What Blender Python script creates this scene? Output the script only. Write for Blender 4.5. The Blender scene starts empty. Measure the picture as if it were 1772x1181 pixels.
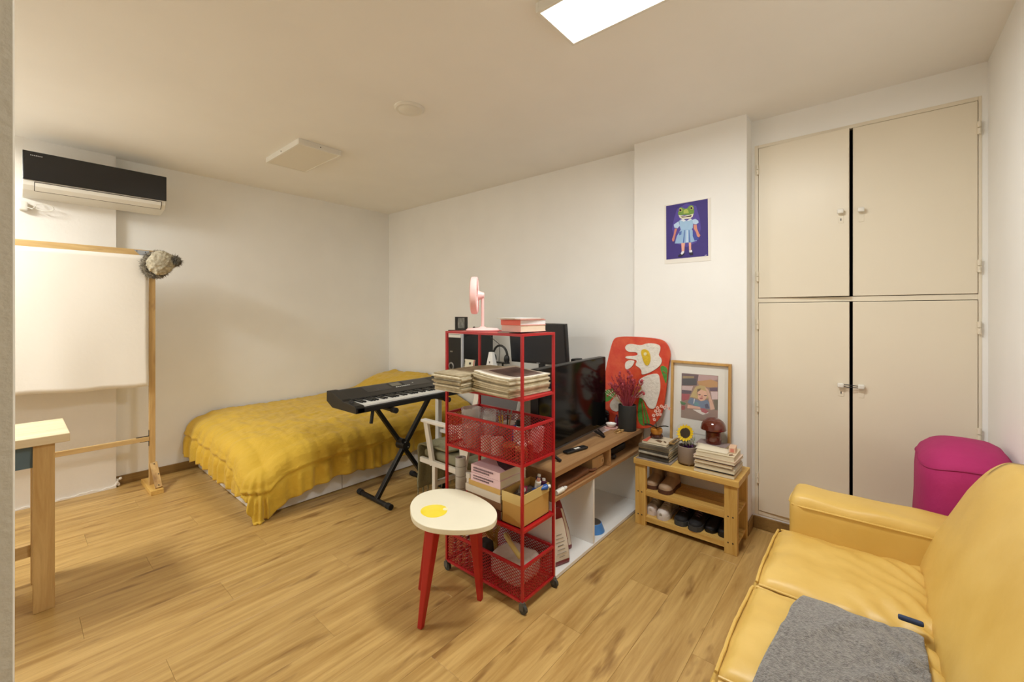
import bpy, bmesh, math, random
from mathutils import Vector, Matrix, noise
random.seed(7)
PI = math.pi
S = bpy.context.scene
COL = S.collection

# ------------------------------------------------------------------ camera
cam = bpy.data.cameras.new('camera')
cam.sensor_width = 36.0
cam.lens = 732.0 / 1772.0 * 36.0
cam.shift_y = -(590.5 - 541.5) / 1772.0
cam.clip_start = 0.02
camo = bpy.data.objects.new('camera', cam)
COL.objects.link(camo)
camo.location = (0, 0, 1.32)
camo.rotation_euler = (PI / 2, 0, math.radians(-49.8))
S.camera = camo

# ------------------------------------------------------------------ world, lamps, exposure
W = bpy.data.worlds.new('world'); S.world = W
W.use_nodes = True
W.node_tree.nodes['Background'].inputs[0].default_value = (1, 0.95, 0.88, 1)
W.node_tree.nodes['Background'].inputs[1].default_value = 0.0
S.view_settings.view_transform = 'Standard'
S.view_settings.look = 'None'
S.view_settings.gamma = 1.0
S.view_settings.use_curve_mapping = False
S.view_settings.exposure = 0.0
S.cycles.max_bounces = 8
S.cycles.diffuse_bounces = 6

def area_lamp(name, loc, sx, sy, watts, col, rot=(0, 0, 0)):
    l = bpy.data.lights.new(name, 'AREA'); l.shape = 'RECTANGLE'
    l.size = sx; l.size_y = sy; l.energy = watts; l.color = col
    o = bpy.data.objects.new(name, l); COL.objects.link(o); o.location = loc; o.rotation_euler = rot
    return o
# daylight-white LED panel on the ceiling (the lit panel of the photograph)
area_lamp('ceiling_panel_light', (1.42, 0.675, 2.438), 0.25, 0.56, 28.5, (0.965, 1.0, 0.985))
# added fill light, unseen: brightens the hung cloth and casts the table's shadow
area_lamp('alcove_fill_light', (-0.75, 3.45, 2.438), 0.25, 0.56, 43.0, (0.98, 1.0, 0.97))

# ------------------------------------------------------------------ materials
def lin(c):
    r = []
    for v in c[:3]:
        v = v / 255.0
        r.append(v / 12.92 if v <= 0.04045 else ((v + 0.055) / 1.055) ** 2.4)
    return (r[0], r[1], r[2], 1.0)
_M = {}
def mat(name, rgb, rough=0.55, metal=0.0, var=0.0, vs=8.0, bump=0.0, bs=60.0, bstretch=None, spec=0.5, alpha=1.0, trans=0.0, coat=0.0, emit=0.0, rgb2=None, detail=4.0, sheen=0.0):
    """plain coloured surface with optional blotchy variation (var / rgb2) and fine relief (bump)"""
    if name in _M: return _M[name]
    m = bpy.data.materials.new(name); m.use_nodes = True
    nt = m.node_tree; b = nt.nodes['Principled BSDF']
    c = lin(rgb)
    b.inputs['Base Color'].default_value = c
    b.inputs['Roughness'].default_value = rough
    b.inputs['Metallic'].default_value = metal
    b.inputs['Specular IOR Level'].default_value = spec
    b.inputs['Alpha'].default_value = alpha
    b.inputs['Transmission Weight'].default_value = trans
    b.inputs['Coat Weight'].default_value = coat
    b.inputs['Sheen Weight'].default_value = sheen
    if emit:
        b.inputs['Emission Color'].default_value = c; b.inputs['Emission Strength'].default_value = emit
    tc = nt.nodes.new('ShaderNodeTexCoord')
    if var or rgb2:
        n = nt.nodes.new('ShaderNodeTexNoise'); n.inputs['Scale'].default_value = vs; n.inputs['Detail'].default_value = detail
        nt.links.new(tc.outputs['Object'], n.inputs['Vector'])
        r = nt.nodes.new('ShaderNodeValToRGB')
        c2 = lin(rgb2) if rgb2 else tuple(max(0, x * (1 - var)) for x in c[:3]) + (1,)
        r.color_ramp.elements[0].position = 0.35; r.color_ramp.elements[0].color = c2
        r.color_ramp.elements[1].position = 0.65; r.color_ramp.elements[1].color = c
        nt.links.new(n.outputs['Fac'], r.inputs['Fac']); nt.links.new(r.outputs['Color'], b.inputs['Base Color'])
    if bump:
        n2 = nt.nodes.new('ShaderNodeTexNoise'); n2.inputs['Scale'].default_value = bs; n2.inputs['Detail'].default_value = 5
        if bstretch:
            mp = nt.nodes.new('ShaderNodeMapping'); mp.inputs['Scale'].default_value = bstretch
            nt.links.new(tc.outputs['Object'], mp.inputs['Vector']); nt.links.new(mp.outputs['Vector'], n2.inputs['Vector'])
        else:
            nt.links.new(tc.outputs['Object'], n2.inputs['Vector'])
        bp = nt.nodes.new('ShaderNodeBump'); bp.inputs['Strength'].default_value = bump; bp.inputs['Distance'].default_value = 0.01
        nt.links.new(n2.outputs['Fac'], bp.inputs['Height']); nt.links.new(bp.outputs['Normal'], b.inputs['Normal'])
    _M[name] = m
    return m
def wood(name, light, dark, axis='X', freq=18.0, rough=0.45, knots=0.0, knotc=(95, 62, 30), shift=0.25, per_object=True):
    """grained wood, long along one object axis, shifted and tinted at random from board to board"""
    if name in _M: return _M[name]
    m = bpy.data.materials.new(name); m.use_nodes = True
    nt = m.node_tree; b = nt.nodes['Principled BSDF']; b.inputs['Roughness'].default_value = rough
    tc = nt.nodes.new('ShaderNodeTexCoord'); oi = nt.nodes.new('ShaderNodeObjectInfo')
    mul = nt.nodes.new('ShaderNodeMath'); mul.operation = 'MULTIPLY'; mul.inputs[1].default_value = 37.0 if per_object else 0.0
    nt.links.new(oi.outputs['Random'], mul.inputs[0])
    add = nt.nodes.new('ShaderNodeVectorMath'); add.operation = 'ADD'
    nt.links.new(tc.outputs['Object'], add.inputs[0]); nt.links.new(mul.outputs[0], add.inputs[1])
    mp = nt.nodes.new('ShaderNodeMapping')
    k = {'X': (0.07, 1, 1), 'Y': (1, 0.07, 1), 'Z': (1, 1, 0.07)}[axis]
    mp.inputs['Scale'].default_value = tuple(v * freq for v in k)
    nt.links.new(add.outputs[0], mp.inputs['Vector'])
    n = nt.nodes.new('ShaderNodeTexNoise'); n.inputs['Scale'].default_value = 1.0; n.inputs['Detail'].default_value = 8; n.inputs['Roughness'].default_value = 0.65; n.inputs['Distortion'].default_value = 0.6
    nt.links.new(mp.outputs[0], n.inputs['Vector'])
    r = nt.nodes.new('ShaderNodeValToRGB')
    r.color_ramp.elements[0].position = 0.3; r.color_ramp.elements[0].color = lin(dark)
    r.color_ramp.elements[1].position = 0.66; r.color_ramp.elements[1].color = lin(light)
    nt.links.new(n.outputs['Fac'], r.inputs['Fac'])
    out = r.outputs['Color']
    if knots:
        mp2 = nt.nodes.new('ShaderNodeMapping')
        k2 = {'X': (3.4, 15, 15), 'Y': (15, 3.4, 15), 'Z': (15, 15, 3.4)}[axis]
        mp2.inputs['Scale'].default_value = k2
        nt.links.new(add.outputs[0], mp2.inputs['Vector'])
        n3 = nt.nodes.new('ShaderNodeTexNoise'); n3.inputs['Scale'].default_value = 1.0; n3.inputs['Detail'].default_value = 3; n3.inputs['Distortion'].default_value = 0.3
        nt.links.new(mp2.outputs[0], n3.inputs['Vector'])
        r3 = nt.nodes.new('ShaderNodeValToRGB')
        r3.color_ramp.elements[0].position = 0.60; r3.color_ramp.elements[0].color = (0, 0, 0, 1)
        r3.color_ramp.elements[1].position = 0.74; r3.color_ramp.elements[1].color = (knots, knots, knots, 1)
        nt.links.new(n3.outputs['Fac'], r3.inputs['Fac'])
        mx = nt.nodes.new('ShaderNodeMix'); mx.data_type = 'RGBA'
        nt.links.new(r3.outputs['Color'], mx.inputs['Factor']); nt.links.new(out, mx.inputs[6]); mx.inputs[7].default_value = lin(knotc)
        out = mx.outputs[2]
    hs = nt.nodes.new('ShaderNodeHueSaturation')
    ma = nt.nodes.new('ShaderNodeMapRange'); ma.inputs['To Min'].default_value = 1 - shift * 0.5; ma.inputs['To Max'].default_value = 1 + shift * 0.5
    if per_object: nt.links.new(oi.outputs['Random'], ma.inputs['Value'])
    else: ma.inputs['Value'].default_value = 0.5
    nt.links.new(ma.outputs[0], hs.inputs['Value']); nt.links.new(out, hs.inputs['Color'])
    nt.links.new(hs.outputs['Color'], b.inputs['Base Color'])
    bp = nt.nodes.new('ShaderNodeBump'); bp.inputs['Strength'].default_value = 0.08; bp.inputs['Distance'].default_value = 0.01
    nt.links.new(n.outputs['Fac'], bp.inputs['Height']); nt.links.new(bp.outputs['Normal'], b.inputs['Normal'])
    _M[name] = m
    return m
def glass(name, rgb=(235, 240, 240), rough=0.03, alpha=0.3):
    """thin clear plastic or glass: mostly see-through, with gloss"""
    return mat(name, rgb, rough, spec=0.9, alpha=alpha)

WALL = mat('wall_paint', (242, 241, 238), 0.85, var=0.03, vs=3, bump=0.05, bs=180)
CEILM = mat('ceiling_paint', (242, 240, 236), 0.9, var=0.03, vs=2, bump=0.04, bs=160)
CREAM = mat('cream_enamel', (230, 220, 200), 0.38, var=0.02, vs=3)
WHITE = mat('white_laminate', (232, 231, 228), 0.4)
WHITEW = mat('white_painted_wood', (230, 226, 216), 0.45)
PLASTIC = mat('white_plastic', (230, 227, 218), 0.4)
BLACK = mat('black_plastic', (16, 16, 17), 0.42)
BLACKG = mat('black_gloss', (9, 9, 10), 0.12)
DARK = mat('dark_interior', (30, 26, 22), 0.9)
STEEL = mat('brushed_steel', (150, 150, 150), 0.35, metal=0.9)
RED = mat('red_metal', (176, 22, 30), 0.35)
REDW = mat('red_painted_wood', (178, 36, 28), 0.5, var=0.06, vs=20)
PAPER = mat('book_paper', (226, 216, 190), 0.9, bump=0.25, bs=40, bstretch=(1, 1, 40))
PINE = wood('pine_wood', (222, 184, 104), (190, 140, 62), 'Z', 26, 0.5, shift=0.12)
PINEY = wood('pine_wood_lengthwise', (222, 186, 108), (188, 140, 64), 'Y', 26, 0.5, shift=0.12)
PINEX = wood('raw_pine_bar', (216, 186, 130), (186, 148, 92), 'X', 24, 0.6, shift=0.1, knots=0.7, knotc=(120, 78, 40))
PINEZ = wood('raw_pine_post', (208, 174, 116), (176, 136, 78), 'Z', 24, 0.6, shift=0.1, knots=0.7, knotc=(110, 70, 36))
OAK = wood('light_oak_laminate', (176, 136, 92), (140, 100, 62), 'X', 22, 0.5, shift=0.06)

# ------------------------------------------------------------------ mesh helpers
class MB:
    def __init__(s): s.v = []; s.f = []; s.m = []
    def add(s, vs, fs, mi=0):
        o = len(s.v); s.v += [tuple(p) for p in vs]
        for f in fs: s.f.append(tuple(i + o for i in f)); s.m.append(mi)
        return s
    def box(s, x0, x1, y0, y1, z0, z1, mi=0):
        return s.add([(x0, y0, z0), (x1, y0, z0), (x1, y1, z0), (x0, y1, z0), (x0, y0, z1), (x1, y0, z1), (x1, y1, z1), (x0, y1, z1)],
                     [(0, 3, 2, 1), (4, 5, 6, 7), (0, 1, 5, 4), (1, 2, 6, 5), (2, 3, 7, 6), (3, 0, 4, 7)], mi)
    def obox(s, c, size, rz=0.0, rx=0.0, ry=0.0, mi=0):
        R = Matrix.Rotation(rz, 3, 'Z') @ Matrix.Rotation(ry, 3, 'Y') @ Matrix.Rotation(rx, 3, 'X')
        a, b, d = size[0] / 2, size[1] / 2, size[2] / 2
        C = Vector(c)
        vs = [C + R @ Vector(p) for p in ((-a, -b, -d), (a, -b, -d), (a, b, -d), (-a, b, -d), (-a, -b, d), (a, -b, d), (a, b, d), (-a, b, d))]
        return s.add(vs, [(0, 3, 2, 1), (4, 5, 6, 7), (0, 1, 5, 4), (1, 2, 6, 5), (2, 3, 7, 6), (3, 0, 4, 7)], mi)
    def bar(s, p0, p1, w, h, side=(0, 0, 1), mi=0, w1=None, h1=None):
        """rectangular bar from p0 to p1; w across `side` x axis, h along side; may taper"""
        p0 = Vector(p0); p1 = Vector(p1); d = (p1 - p0).normalized(); u = Vector(side)
        r = d.cross(u)
        if r.length < 1e-5: r = d.cross(Vector((1, 0, 0)))
        r.normalize(); u = r.cross(d).normalized()
        w1 = w if w1 is None else w1; h1 = h if h1 is None else h1
        vs = []
        for p, a, b in ((p0, w / 2, h / 2), (p1, w1 / 2, h1 / 2)):
            vs += [p - r * a - u * b, p + r * a - u * b, p + r * a + u * b, p - r * a + u * b]
        return s.add(vs, [(0, 1, 2, 3), (7, 6, 5, 4), (0, 4, 5, 1), (1, 5, 6, 2), (2, 6, 7, 3), (3, 7, 4, 0)], mi)
    def rod(s, p0, p1, r, n=10, r1=None, mi=0, caps=True):
        return s.tube([p0, p1], r, n, mi, caps, [r, r if r1 is None else r1])
    def tube(s, pts, r, n=8, mi=0, caps=True, radii=None):
        pts = [Vector(p) for p in pts]; k = len(pts); vs = []
        ref = None
        for i, p in enumerate(pts):
            d = (pts[min(i + 1, k - 1)] - pts[max(i - 1, 0)])
            d = d.normalized() if d.length > 1e-9 else Vector((0, 0, 1))
            if ref is None:
                ref = Vector((0, 0, 1)) if abs(d.z) < 0.9 else Vector((1, 0, 0))
            a = d.cross(ref)
            if a.length < 1e-6: a = d.cross(Vector((0, 1, 0.01)))
            a.normalize(); b = d.cross(a).normalized(); ref = b.cross(d) * -1 if False else ref
            rr = radii[i] if radii else r
            for j in range(n):
                t = 2 * PI * j / n
                vs.append(p + a * (math.cos(t) * rr) + b * (math.sin(t) * rr))
        fs = []
        for i in range(k - 1):
            for j in range(n):
                fs.append((i * n + j, i * n + (j + 1) % n, (i + 1) * n + (j + 1) % n, (i + 1) * n + j))
        if caps:
            fs.append(tuple(range(n - 1, -1, -1))); fs.append(tuple((k - 1) * n + j for j in range(n)))
        return s.add(vs, fs, mi)
    def lathe(s, prof, c=(0, 0, 0), n=24, mi=0, sx=1.0, sy=1.0, close=True):
        vs = []; fs = []; k = len(prof)
        for r, z in prof:
            for j in range(n):
                t = 2 * PI * j / n
                vs.append((c[0] + r * sx * math.cos(t), c[1] + r * sy * math.sin(t), c[2] + z))
        for i in range(k - 1):
            for j in range(n):
                fs.append((i * n + j, i * n + (j + 1) % n, (i + 1) * n + (j + 1) % n, (i + 1) * n + j))
        if close:
            if prof[0][0] > 1e-6: fs.append(tuple(range(n - 1, -1, -1)))
            if prof[-1][0] > 1e-6: fs.append(tuple((k - 1) * n + j for j in range(n)))
        return s.add(vs, fs, mi)
    def prism(s, out, z0, z1, mi=0, f=None):
        """outline extruded; f maps (a, b, c) to xyz (default plain xyz)"""
        f = f or (lambda a, b, c: (a, b, c)); n = len(out)
        vs = [f(a, b, z0) for a, b in out] + [f(a, b, z1) for a, b in out]
        fs = [tuple(range(n - 1, -1, -1)), tuple(range(n, 2 * n))] + [(i, (i + 1) % n, n + (i + 1) % n, n + i) for i in range(n)]
        return s.add(vs, fs, mi)
    def ball(s, c, r, sc=(1, 1, 1), n=12, k=8, mi=0, fn=None):
        vs = []; fs = []
        for i in range(k + 1):
            ph = PI * i / k
            for j in range(n):
                t = 2 * PI * j / n
                d = Vector((math.sin(ph) * math.cos(t), math.sin(ph) * math.sin(t), math.cos(ph)))
                q = r * (fn(d) if fn else 1.0)
                vs.append((c[0] + d.x * q * sc[0], c[1] + d.y * q * sc[1], c[2] + d.z * q * sc[2]))
        for i in range(k):
            for j in range(n):
                fs.append((i * n + j, (i + 1) * n + j, (i + 1) * n + (j + 1) % n, i * n + (j + 1) % n))
        return s.add(vs, fs, mi)
    def rbox(s, x0, x1, y0, y1, z0, z1, r, n=8, fn=None, mi=0, per=None):
        """box with round edges, n cells along each side; fn moves each point (Vector, unit coords)"""
        nx, ny, nz = per or (n, n, n)
        idx = {}; vs = []; fs = []
        lo = Vector((x0, y0, z0)); hi = Vector((x1, y1, z1))
        def P(i, j, k):
            key = (i, j, k)
            if key in idx: return idx[key]
            t = (i / nx, j / ny, k / nz)
            p = Vector((lo[a] + (hi[a] - lo[a]) * (0.5 - 0.5 * math.cos(PI * t[a]) if r > 0 else t[a]) for a in range(3)))
            p = Vector([lo[a] + (hi[a] - lo[a]) * (0.6 * t[a] + 0.4 * (0.5 - 0.5 * math.cos(PI * t[a]))) for a in range(3)])
            q = Vector([min(max(p[a], lo[a] + r), hi[a] - r) for a in range(3)])
            d = p - q
            if d.length > 1e-9: p = q + d.normalized() * r
            if fn: p = fn(p, t)
            idx[key] = len(vs); vs.append(p); return idx[key]
        for i in range(nx):
            for j in range(ny):
                fs.append((P(i, j, 0), P(i, j + 1, 0), P(i + 1, j + 1, 0), P(i + 1, j, 0)))
                fs.append((P(i, j, nz), P(i + 1, j, nz), P(i + 1, j + 1, nz), P(i, j + 1, nz)))
        for i in range(nx):
            for k in range(nz):
                fs.append((P(i, 0, k), P(i + 1, 0, k), P(i + 1, 0, k + 1), P(i, 0, k + 1)))
                fs.append((P(i, ny, k), P(i, ny, k + 1), P(i + 1, ny, k + 1), P(i + 1, ny, k)))
        for j in range(ny):
            for k in range(nz):
                fs.append((P(0, j, k), P(0, j, k + 1), P(0, j + 1, k + 1), P(0, j + 1, k)))
                fs.append((P(nx, j, k), P(nx, j + 1, k), P(nx, j + 1, k + 1), P(nx, j, k + 1)))
        return s.add(vs, fs, mi)
    def rot(s, c, rz=0.0, rx=0.0, ry=0.0, start=0):
        R = Matrix.Rotation(rz, 3, 'Z') @ Matrix.Rotation(ry, 3, 'Y') @ Matrix.Rotation(rx, 3, 'X'); C = Vector(c)
        s.v[start:] = [tuple(C + R @ (Vector(p) - C)) for p in s.v[start:]]
        return s

ROOT = {}
def _mesh(name, mb, mats, off, smooth, bevel, bseg=2, weld=False):
    me = bpy.data.meshes.new(name)
    me.from_pydata([(x - off[0], y - off[1], z - off[2]) for x, y, z in mb.v], [], mb.f)
    mats = mats if isinstance(mats, (list, tuple)) else [mats]
    for m in mats: me.materials.append(m)
    if len(mats) > 1: me.polygons.foreach_set('material_index', mb.m)
    if smooth:
        me.polygons.foreach_set('use_smooth', [True] * len(me.polygons))
    me.update()
    bm = bmesh.new(); bm.from_mesh(me)
    bmesh.ops.recalc_face_normals(bm, faces=bm.faces); bm.to_mesh(me); bm.free()
    if smooth: me.set_sharp_from_angle(angle=math.radians(smooth if smooth is not True else 40))
    return me
def _mods(o, bevel, bseg):
    if bevel:
        md = o.modifiers.new('bevel', 'BEVEL'); md.width = bevel; md.segments = bseg; md.limit_method = 'ANGLE'; md.angle_limit = math.radians(40)
def thing(name, label, cat, loc, group=None):
    o = bpy.data.objects.new(name, None); o.empty_display_size = 0.05; COL.objects.link(o); o.location = loc
    o['label'] = label; o['category'] = cat
    if group: o['group'] = group
    ROOT[o] = Vector(loc)
    return o
def part(parent, name, mb, mats, smooth=False, bevel=0.0, label=None, kind=None, bseg=2):
    off = ROOT[parent]
    o = bpy.data.objects.new(name, _mesh(name, mb, mats, off, smooth, bevel)); COL.objects.link(o)
    o.parent = parent; ROOT[o] = off
    _mods(o, bevel, bseg)
    if label: o['label'] = label
    if kind: o['kind'] = kind
    return o
def solo(name, label, cat, mb, mats, smooth=False, bevel=0.0, group=None, kind=None, bseg=2):
    xs = [p[0] for p in mb.v]; ys = [p[1] for p in mb.v]; zs = [p[2] for p in mb.v]
    loc = Vector(((min(xs) + max(xs)) / 2, (min(ys) + max(ys)) / 2, min(zs)))
    o = bpy.data.objects.new(name, _mesh(name, mb, mats, loc, smooth, bevel)); COL.objects.link(o); o.location = loc
    o['label'] = label; o['category'] = cat
    if group: o['group'] = group
    if kind: o['kind'] = kind
    ROOT[o] = loc; _mods(o, bevel, bseg)
    return o
def struct(name, mb, mats, label, cat, smooth=False, bevel=0.0):
    o = solo(name, label, cat, mb, mats, smooth, bevel); o['kind'] = 'structure'; return o
def B(x0, x1, y0, y1, z0, z1): return MB().box(x0, x1, y0, y1, z0, z1)
def nz(x, y, z, s=1.0): return noise.noise(Vector((x * s, y * s, z * s)))
def solid(o, t, off=-1.0):
    md = o.modifiers.new('solidify', 'SOLIDIFY'); md.thickness = t; md.offset = off
def subd(o, n=1):
    md = o.modifiers.new('subdivision', 'SUBSURF'); md.levels = n; md.render_levels = n
ART_FROG=[((58,42,125),[(-0.134,0.18),(0.127,0.184),(0.13,-0.174),(-0.132,-0.177)]),
((82,66,158),[(-0.062,0.15),(-0.001,0.176),(0.058,0.15),(0.08,0.062),(0.087,0.001),(0.062,-0.08),(-0.001,-0.106),(-0.071,-0.075),(-0.095,0.024),(-0.081,0.09)]),
((112,150,62),[(-0.052,0.105),(-0.057,0.123),(-0.045,0.142),(-0.048,0.155),(-0.034,0.157),(-0.022,0.148),(-0.01,0.142),(0.003,0.144),(0.015,0.157),(0.028,0.161),(0.04,0.153),(0.044,0.133),(0.046,0.112),(0.04,0.101),(0.017,0.1),(-0.02,0.105)]),
((176,190,90),[(-0.02,0.134),(-0.004,0.141),(0.008,0.132),(0.013,0.112),(-0.02,0.112)]),
((232,228,205),[(-0.052,0.108),(-0.015,0.097),(0.017,0.099),(0.042,0.103),(0.037,0.085),(0.022,0.075),(-0.001,0.076),(-0.029,0.078),(-0.045,0.09)]),
((70,35,50),[(-0.041,0.098),(-0.01,0.093),(0.031,0.095),(0.026,0.086),(-0.001,0.087),(-0.029,0.088)]),
((205,200,120),[(-0.028,0.137),(-0.03,0.131),(-0.036,0.127),(-0.043,0.128),(-0.049,0.134),(-0.051,0.141),(-0.049,0.148),(-0.043,0.151),(-0.036,0.15),(-0.03,0.145)]),
((205,200,120),[(0.041,0.139),(0.039,0.133),(0.033,0.13),(0.026,0.131),(0.021,0.136),(0.019,0.143),(0.021,0.149),(0.026,0.152),(0.033,0.151),(0.039,0.146)]),
((15,15,12),[(-0.032,0.137),(-0.034,0.133),(-0.038,0.13),(-0.043,0.131),(-0.047,0.135),(-0.048,0.14),(-0.047,0.144),(-0.043,0.146),(-0.038,0.146),(-0.034,0.142)]),
((15,15,12),[(0.036,0.139),(0.035,0.135),(0.031,0.133),(0.027,0.134),(0.023,0.137),(0.022,0.142),(0.023,0.146),(0.027,0.148),(0.031,0.147),(0.035,0.144)]),
((160,195,228),[(-0.048,0.071),(-0.029,0.075),(-0.001,0.064),(0.026,0.072),(0.04,0.059),(0.037,0.012),(0.031,0.006),(-0.038,0.011),(-0.045,0.037)]),
((185,210,240),[(-0.083,0.049),(-0.067,0.059),(-0.052,0.067),(-0.045,0.037),(-0.057,0.022),(-0.079,0.029)]),
((185,210,240),[(0.035,0.064),(0.053,0.068),(0.071,0.054),(0.073,0.04),(0.058,0.033),(0.04,0.038)]),
((225,230,240),[(-0.041,0.075),(-0.02,0.077),(-0.004,0.064),(-0.02,0.06)]),
((225,230,240),[(0.001,0.064),(0.022,0.074),(0.033,0.069),(0.017,0.061)]),
((150,185,222),[(-0.038,0.011),(0.031,0.006),(0.051,-0.032),(0.062,-0.071),(0.035,-0.079),(-0.001,-0.078),(-0.038,-0.079),(-0.076,-0.075),(-0.062,-0.028)]),
((60,75,165),[(0.037,-0.004),(0.058,-0.037),(0.078,-0.065),(0.049,-0.071),(0.037,-0.04)]),
((80,110,180),[(-0.015,0.005),(-0.01,0.004),(-0.016,-0.076),(-0.025,-0.078)]),
((80,110,180),[(0.013,0.001),(0.017,0.001),(0.023,-0.078),(0.014,-0.078)]),
((195,215,240),[(-0.001,0.003),(0.007,0.002),(0.009,-0.076),(-0.004,-0.077)]),
((80,110,180),[(-0.05,-0.005),(-0.031,0.002),(-0.034,-0.022),(-0.048,-0.025)]),
((205,130,115),[(-0.076,0.022),(-0.06,0.02),(-0.071,-0.017),(-0.081,-0.06),(-0.09,-0.061),(-0.094,-0.046),(-0.083,-0.016)]),
((215,145,125),[(0.042,0.033),(0.062,0.03),(0.064,0.004),(0.076,-0.028),(0.084,-0.04),(0.076,-0.053),(0.064,-0.045),(0.058,-0.019),(0.044,0.006)]),
((232,170,150),[(-0.034,-0.077),(-0.01,-0.079),(-0.013,-0.105),(-0.015,-0.133),(-0.031,-0.132)]),
((232,170,150),[(0.013,-0.079),(0.028,-0.08),(0.028,-0.128),(0.015,-0.127)]),
((235,235,240),[(-0.039,-0.15),(-0.031,-0.132),(-0.015,-0.131),(-0.017,-0.143),(-0.029,-0.153)]),
((235,235,240),[(0.015,-0.129),(0.033,-0.128),(0.035,-0.143),(0.017,-0.143)]),
((25,20,50),[(-0.055,-0.158),(-0.038,-0.145),(-0.029,-0.155),(-0.015,-0.14),(-0.015,-0.152),(-0.034,-0.165),(-0.052,-0.166)]),
((25,20,50),[(0.013,-0.143),(0.024,-0.146),(0.037,-0.141),(0.04,-0.16),(0.022,-0.163)]),
((200,190,220),[(0.11,-0.169),(0.123,-0.167),(0.123,-0.171),(0.11,-0.172)]),
]
ART_GIRL=[((150,118,104),[(-0.115,0.518),(0.104,0.521),(0.104,0.23),(-0.115,0.234)]),
((92,62,72),[(-0.115,0.518),(-0.011,0.517),(-0.02,0.449),(-0.115,0.438)]),
((150,125,85),[(-0.109,0.501),(-0.038,0.505),(-0.038,0.493),(-0.109,0.484)]),
((48,44,54),[(-0.109,0.484),(-0.023,0.493),(-0.025,0.451),(-0.109,0.442)]),
((186,150,150),[(-0.011,0.517),(0.1,0.519),(0.1,0.498),(0.062,0.485),(-0.016,0.473)]),
((190,140,80),[(-0.02,0.474),(0.062,0.495),(0.1,0.483),(0.1,0.454),(0.062,0.445),(-0.003,0.446)]),
((90,60,85),[(0.054,0.444),(0.1,0.449),(0.1,0.427),(0.058,0.424)]),
((202,176,176),[(-0.111,0.437),(-0.043,0.442),(-0.052,0.413),(-0.111,0.411)]),
((80,60,80),[(-0.113,0.41),(-0.052,0.411),(-0.056,0.392),(-0.113,0.387)]),
((165,60,75),[(-0.113,0.387),(-0.061,0.389),(-0.07,0.355),(-0.102,0.341),(-0.113,0.349)]),
((215,190,190),[(0.062,0.42),(0.102,0.425),(0.102,0.378),(0.071,0.373)]),
((100,90,65),[(0.079,0.372),(0.104,0.376),(0.104,0.313),(0.088,0.311)]),
((150,125,112),[(-0.113,0.288),(-0.074,0.293),(-0.025,0.291),(0.045,0.275),(0.036,0.255),(-0.003,0.235),(-0.07,0.233),(-0.113,0.24)]),
((192,166,106),[(-0.061,0.37),(-0.029,0.439),(-0.003,0.453),(0.028,0.45),(0.045,0.429),(0.058,0.403),(0.045,0.375),(0.019,0.371),(-0.016,0.367),(-0.047,0.372)]),
((110,85,50),[(-0.016,0.427),(0.006,0.434),(-0.007,0.409),(-0.014,0.385),(-0.02,0.403)]),
((100,120,150),[(-0.076,0.335),(-0.056,0.368),(-0.034,0.364),(-0.003,0.355),(0.045,0.366),(0.062,0.341),(0.058,0.313),(0.01,0.31),(-0.034,0.318)]),
((90,140,145),[(-0.038,0.345),(-0.011,0.344),(-0.003,0.327),(-0.029,0.319)]),
((215,215,220),[(-0.036,0.364),(-0.03,0.365),(-0.035,0.334),(-0.04,0.333)]),
((60,60,95),[(0.028,0.336),(0.045,0.345),(0.056,0.317),(0.034,0.314)]),
((226,176,150),[(-0.016,0.408),(0.006,0.425),(0.036,0.419),(0.045,0.393),(0.028,0.363),(0.006,0.353),(-0.011,0.367)]),
((90,55,50),[(-0.011,0.395),(0.004,0.397),(0.003,0.391),(-0.009,0.39)]),
((90,55,50),[(0.023,0.394),(0.041,0.396),(0.039,0.389),(0.024,0.388)]),
((170,70,75),[(-0.003,0.374),(0.019,0.378),(0.015,0.37),(0.002,0.367)]),
((200,130,110),[(0.01,0.391),(0.017,0.389),(0.014,0.38),(0.007,0.38)]),
((215,170,145),[(0.028,0.445),(0.049,0.43),(0.062,0.395),(0.088,0.317),(0.062,0.307),(0.054,0.358),(0.045,0.402)]),
((220,170,150),[(-0.074,0.321),(-0.052,0.32),(0.002,0.318),(0.006,0.303),(-0.034,0.302),(-0.076,0.298)]),
((232,222,216),[(-0.043,0.296),(0.002,0.3),(0.054,0.29),(0.019,0.271),(-0.007,0.28)]),
((175,70,80),[(0.004,0.31),(0.028,0.313),(0.051,0.296),(0.036,0.282),(0.01,0.29)]),
((160,60,60),[(-0.113,0.309),(-0.088,0.313),(-0.092,0.286),(-0.111,0.283)]),
((60,120,60),[(-0.122,0.338),(-0.083,0.33),(-0.092,0.319),(-0.115,0.32)]),
]
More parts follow.
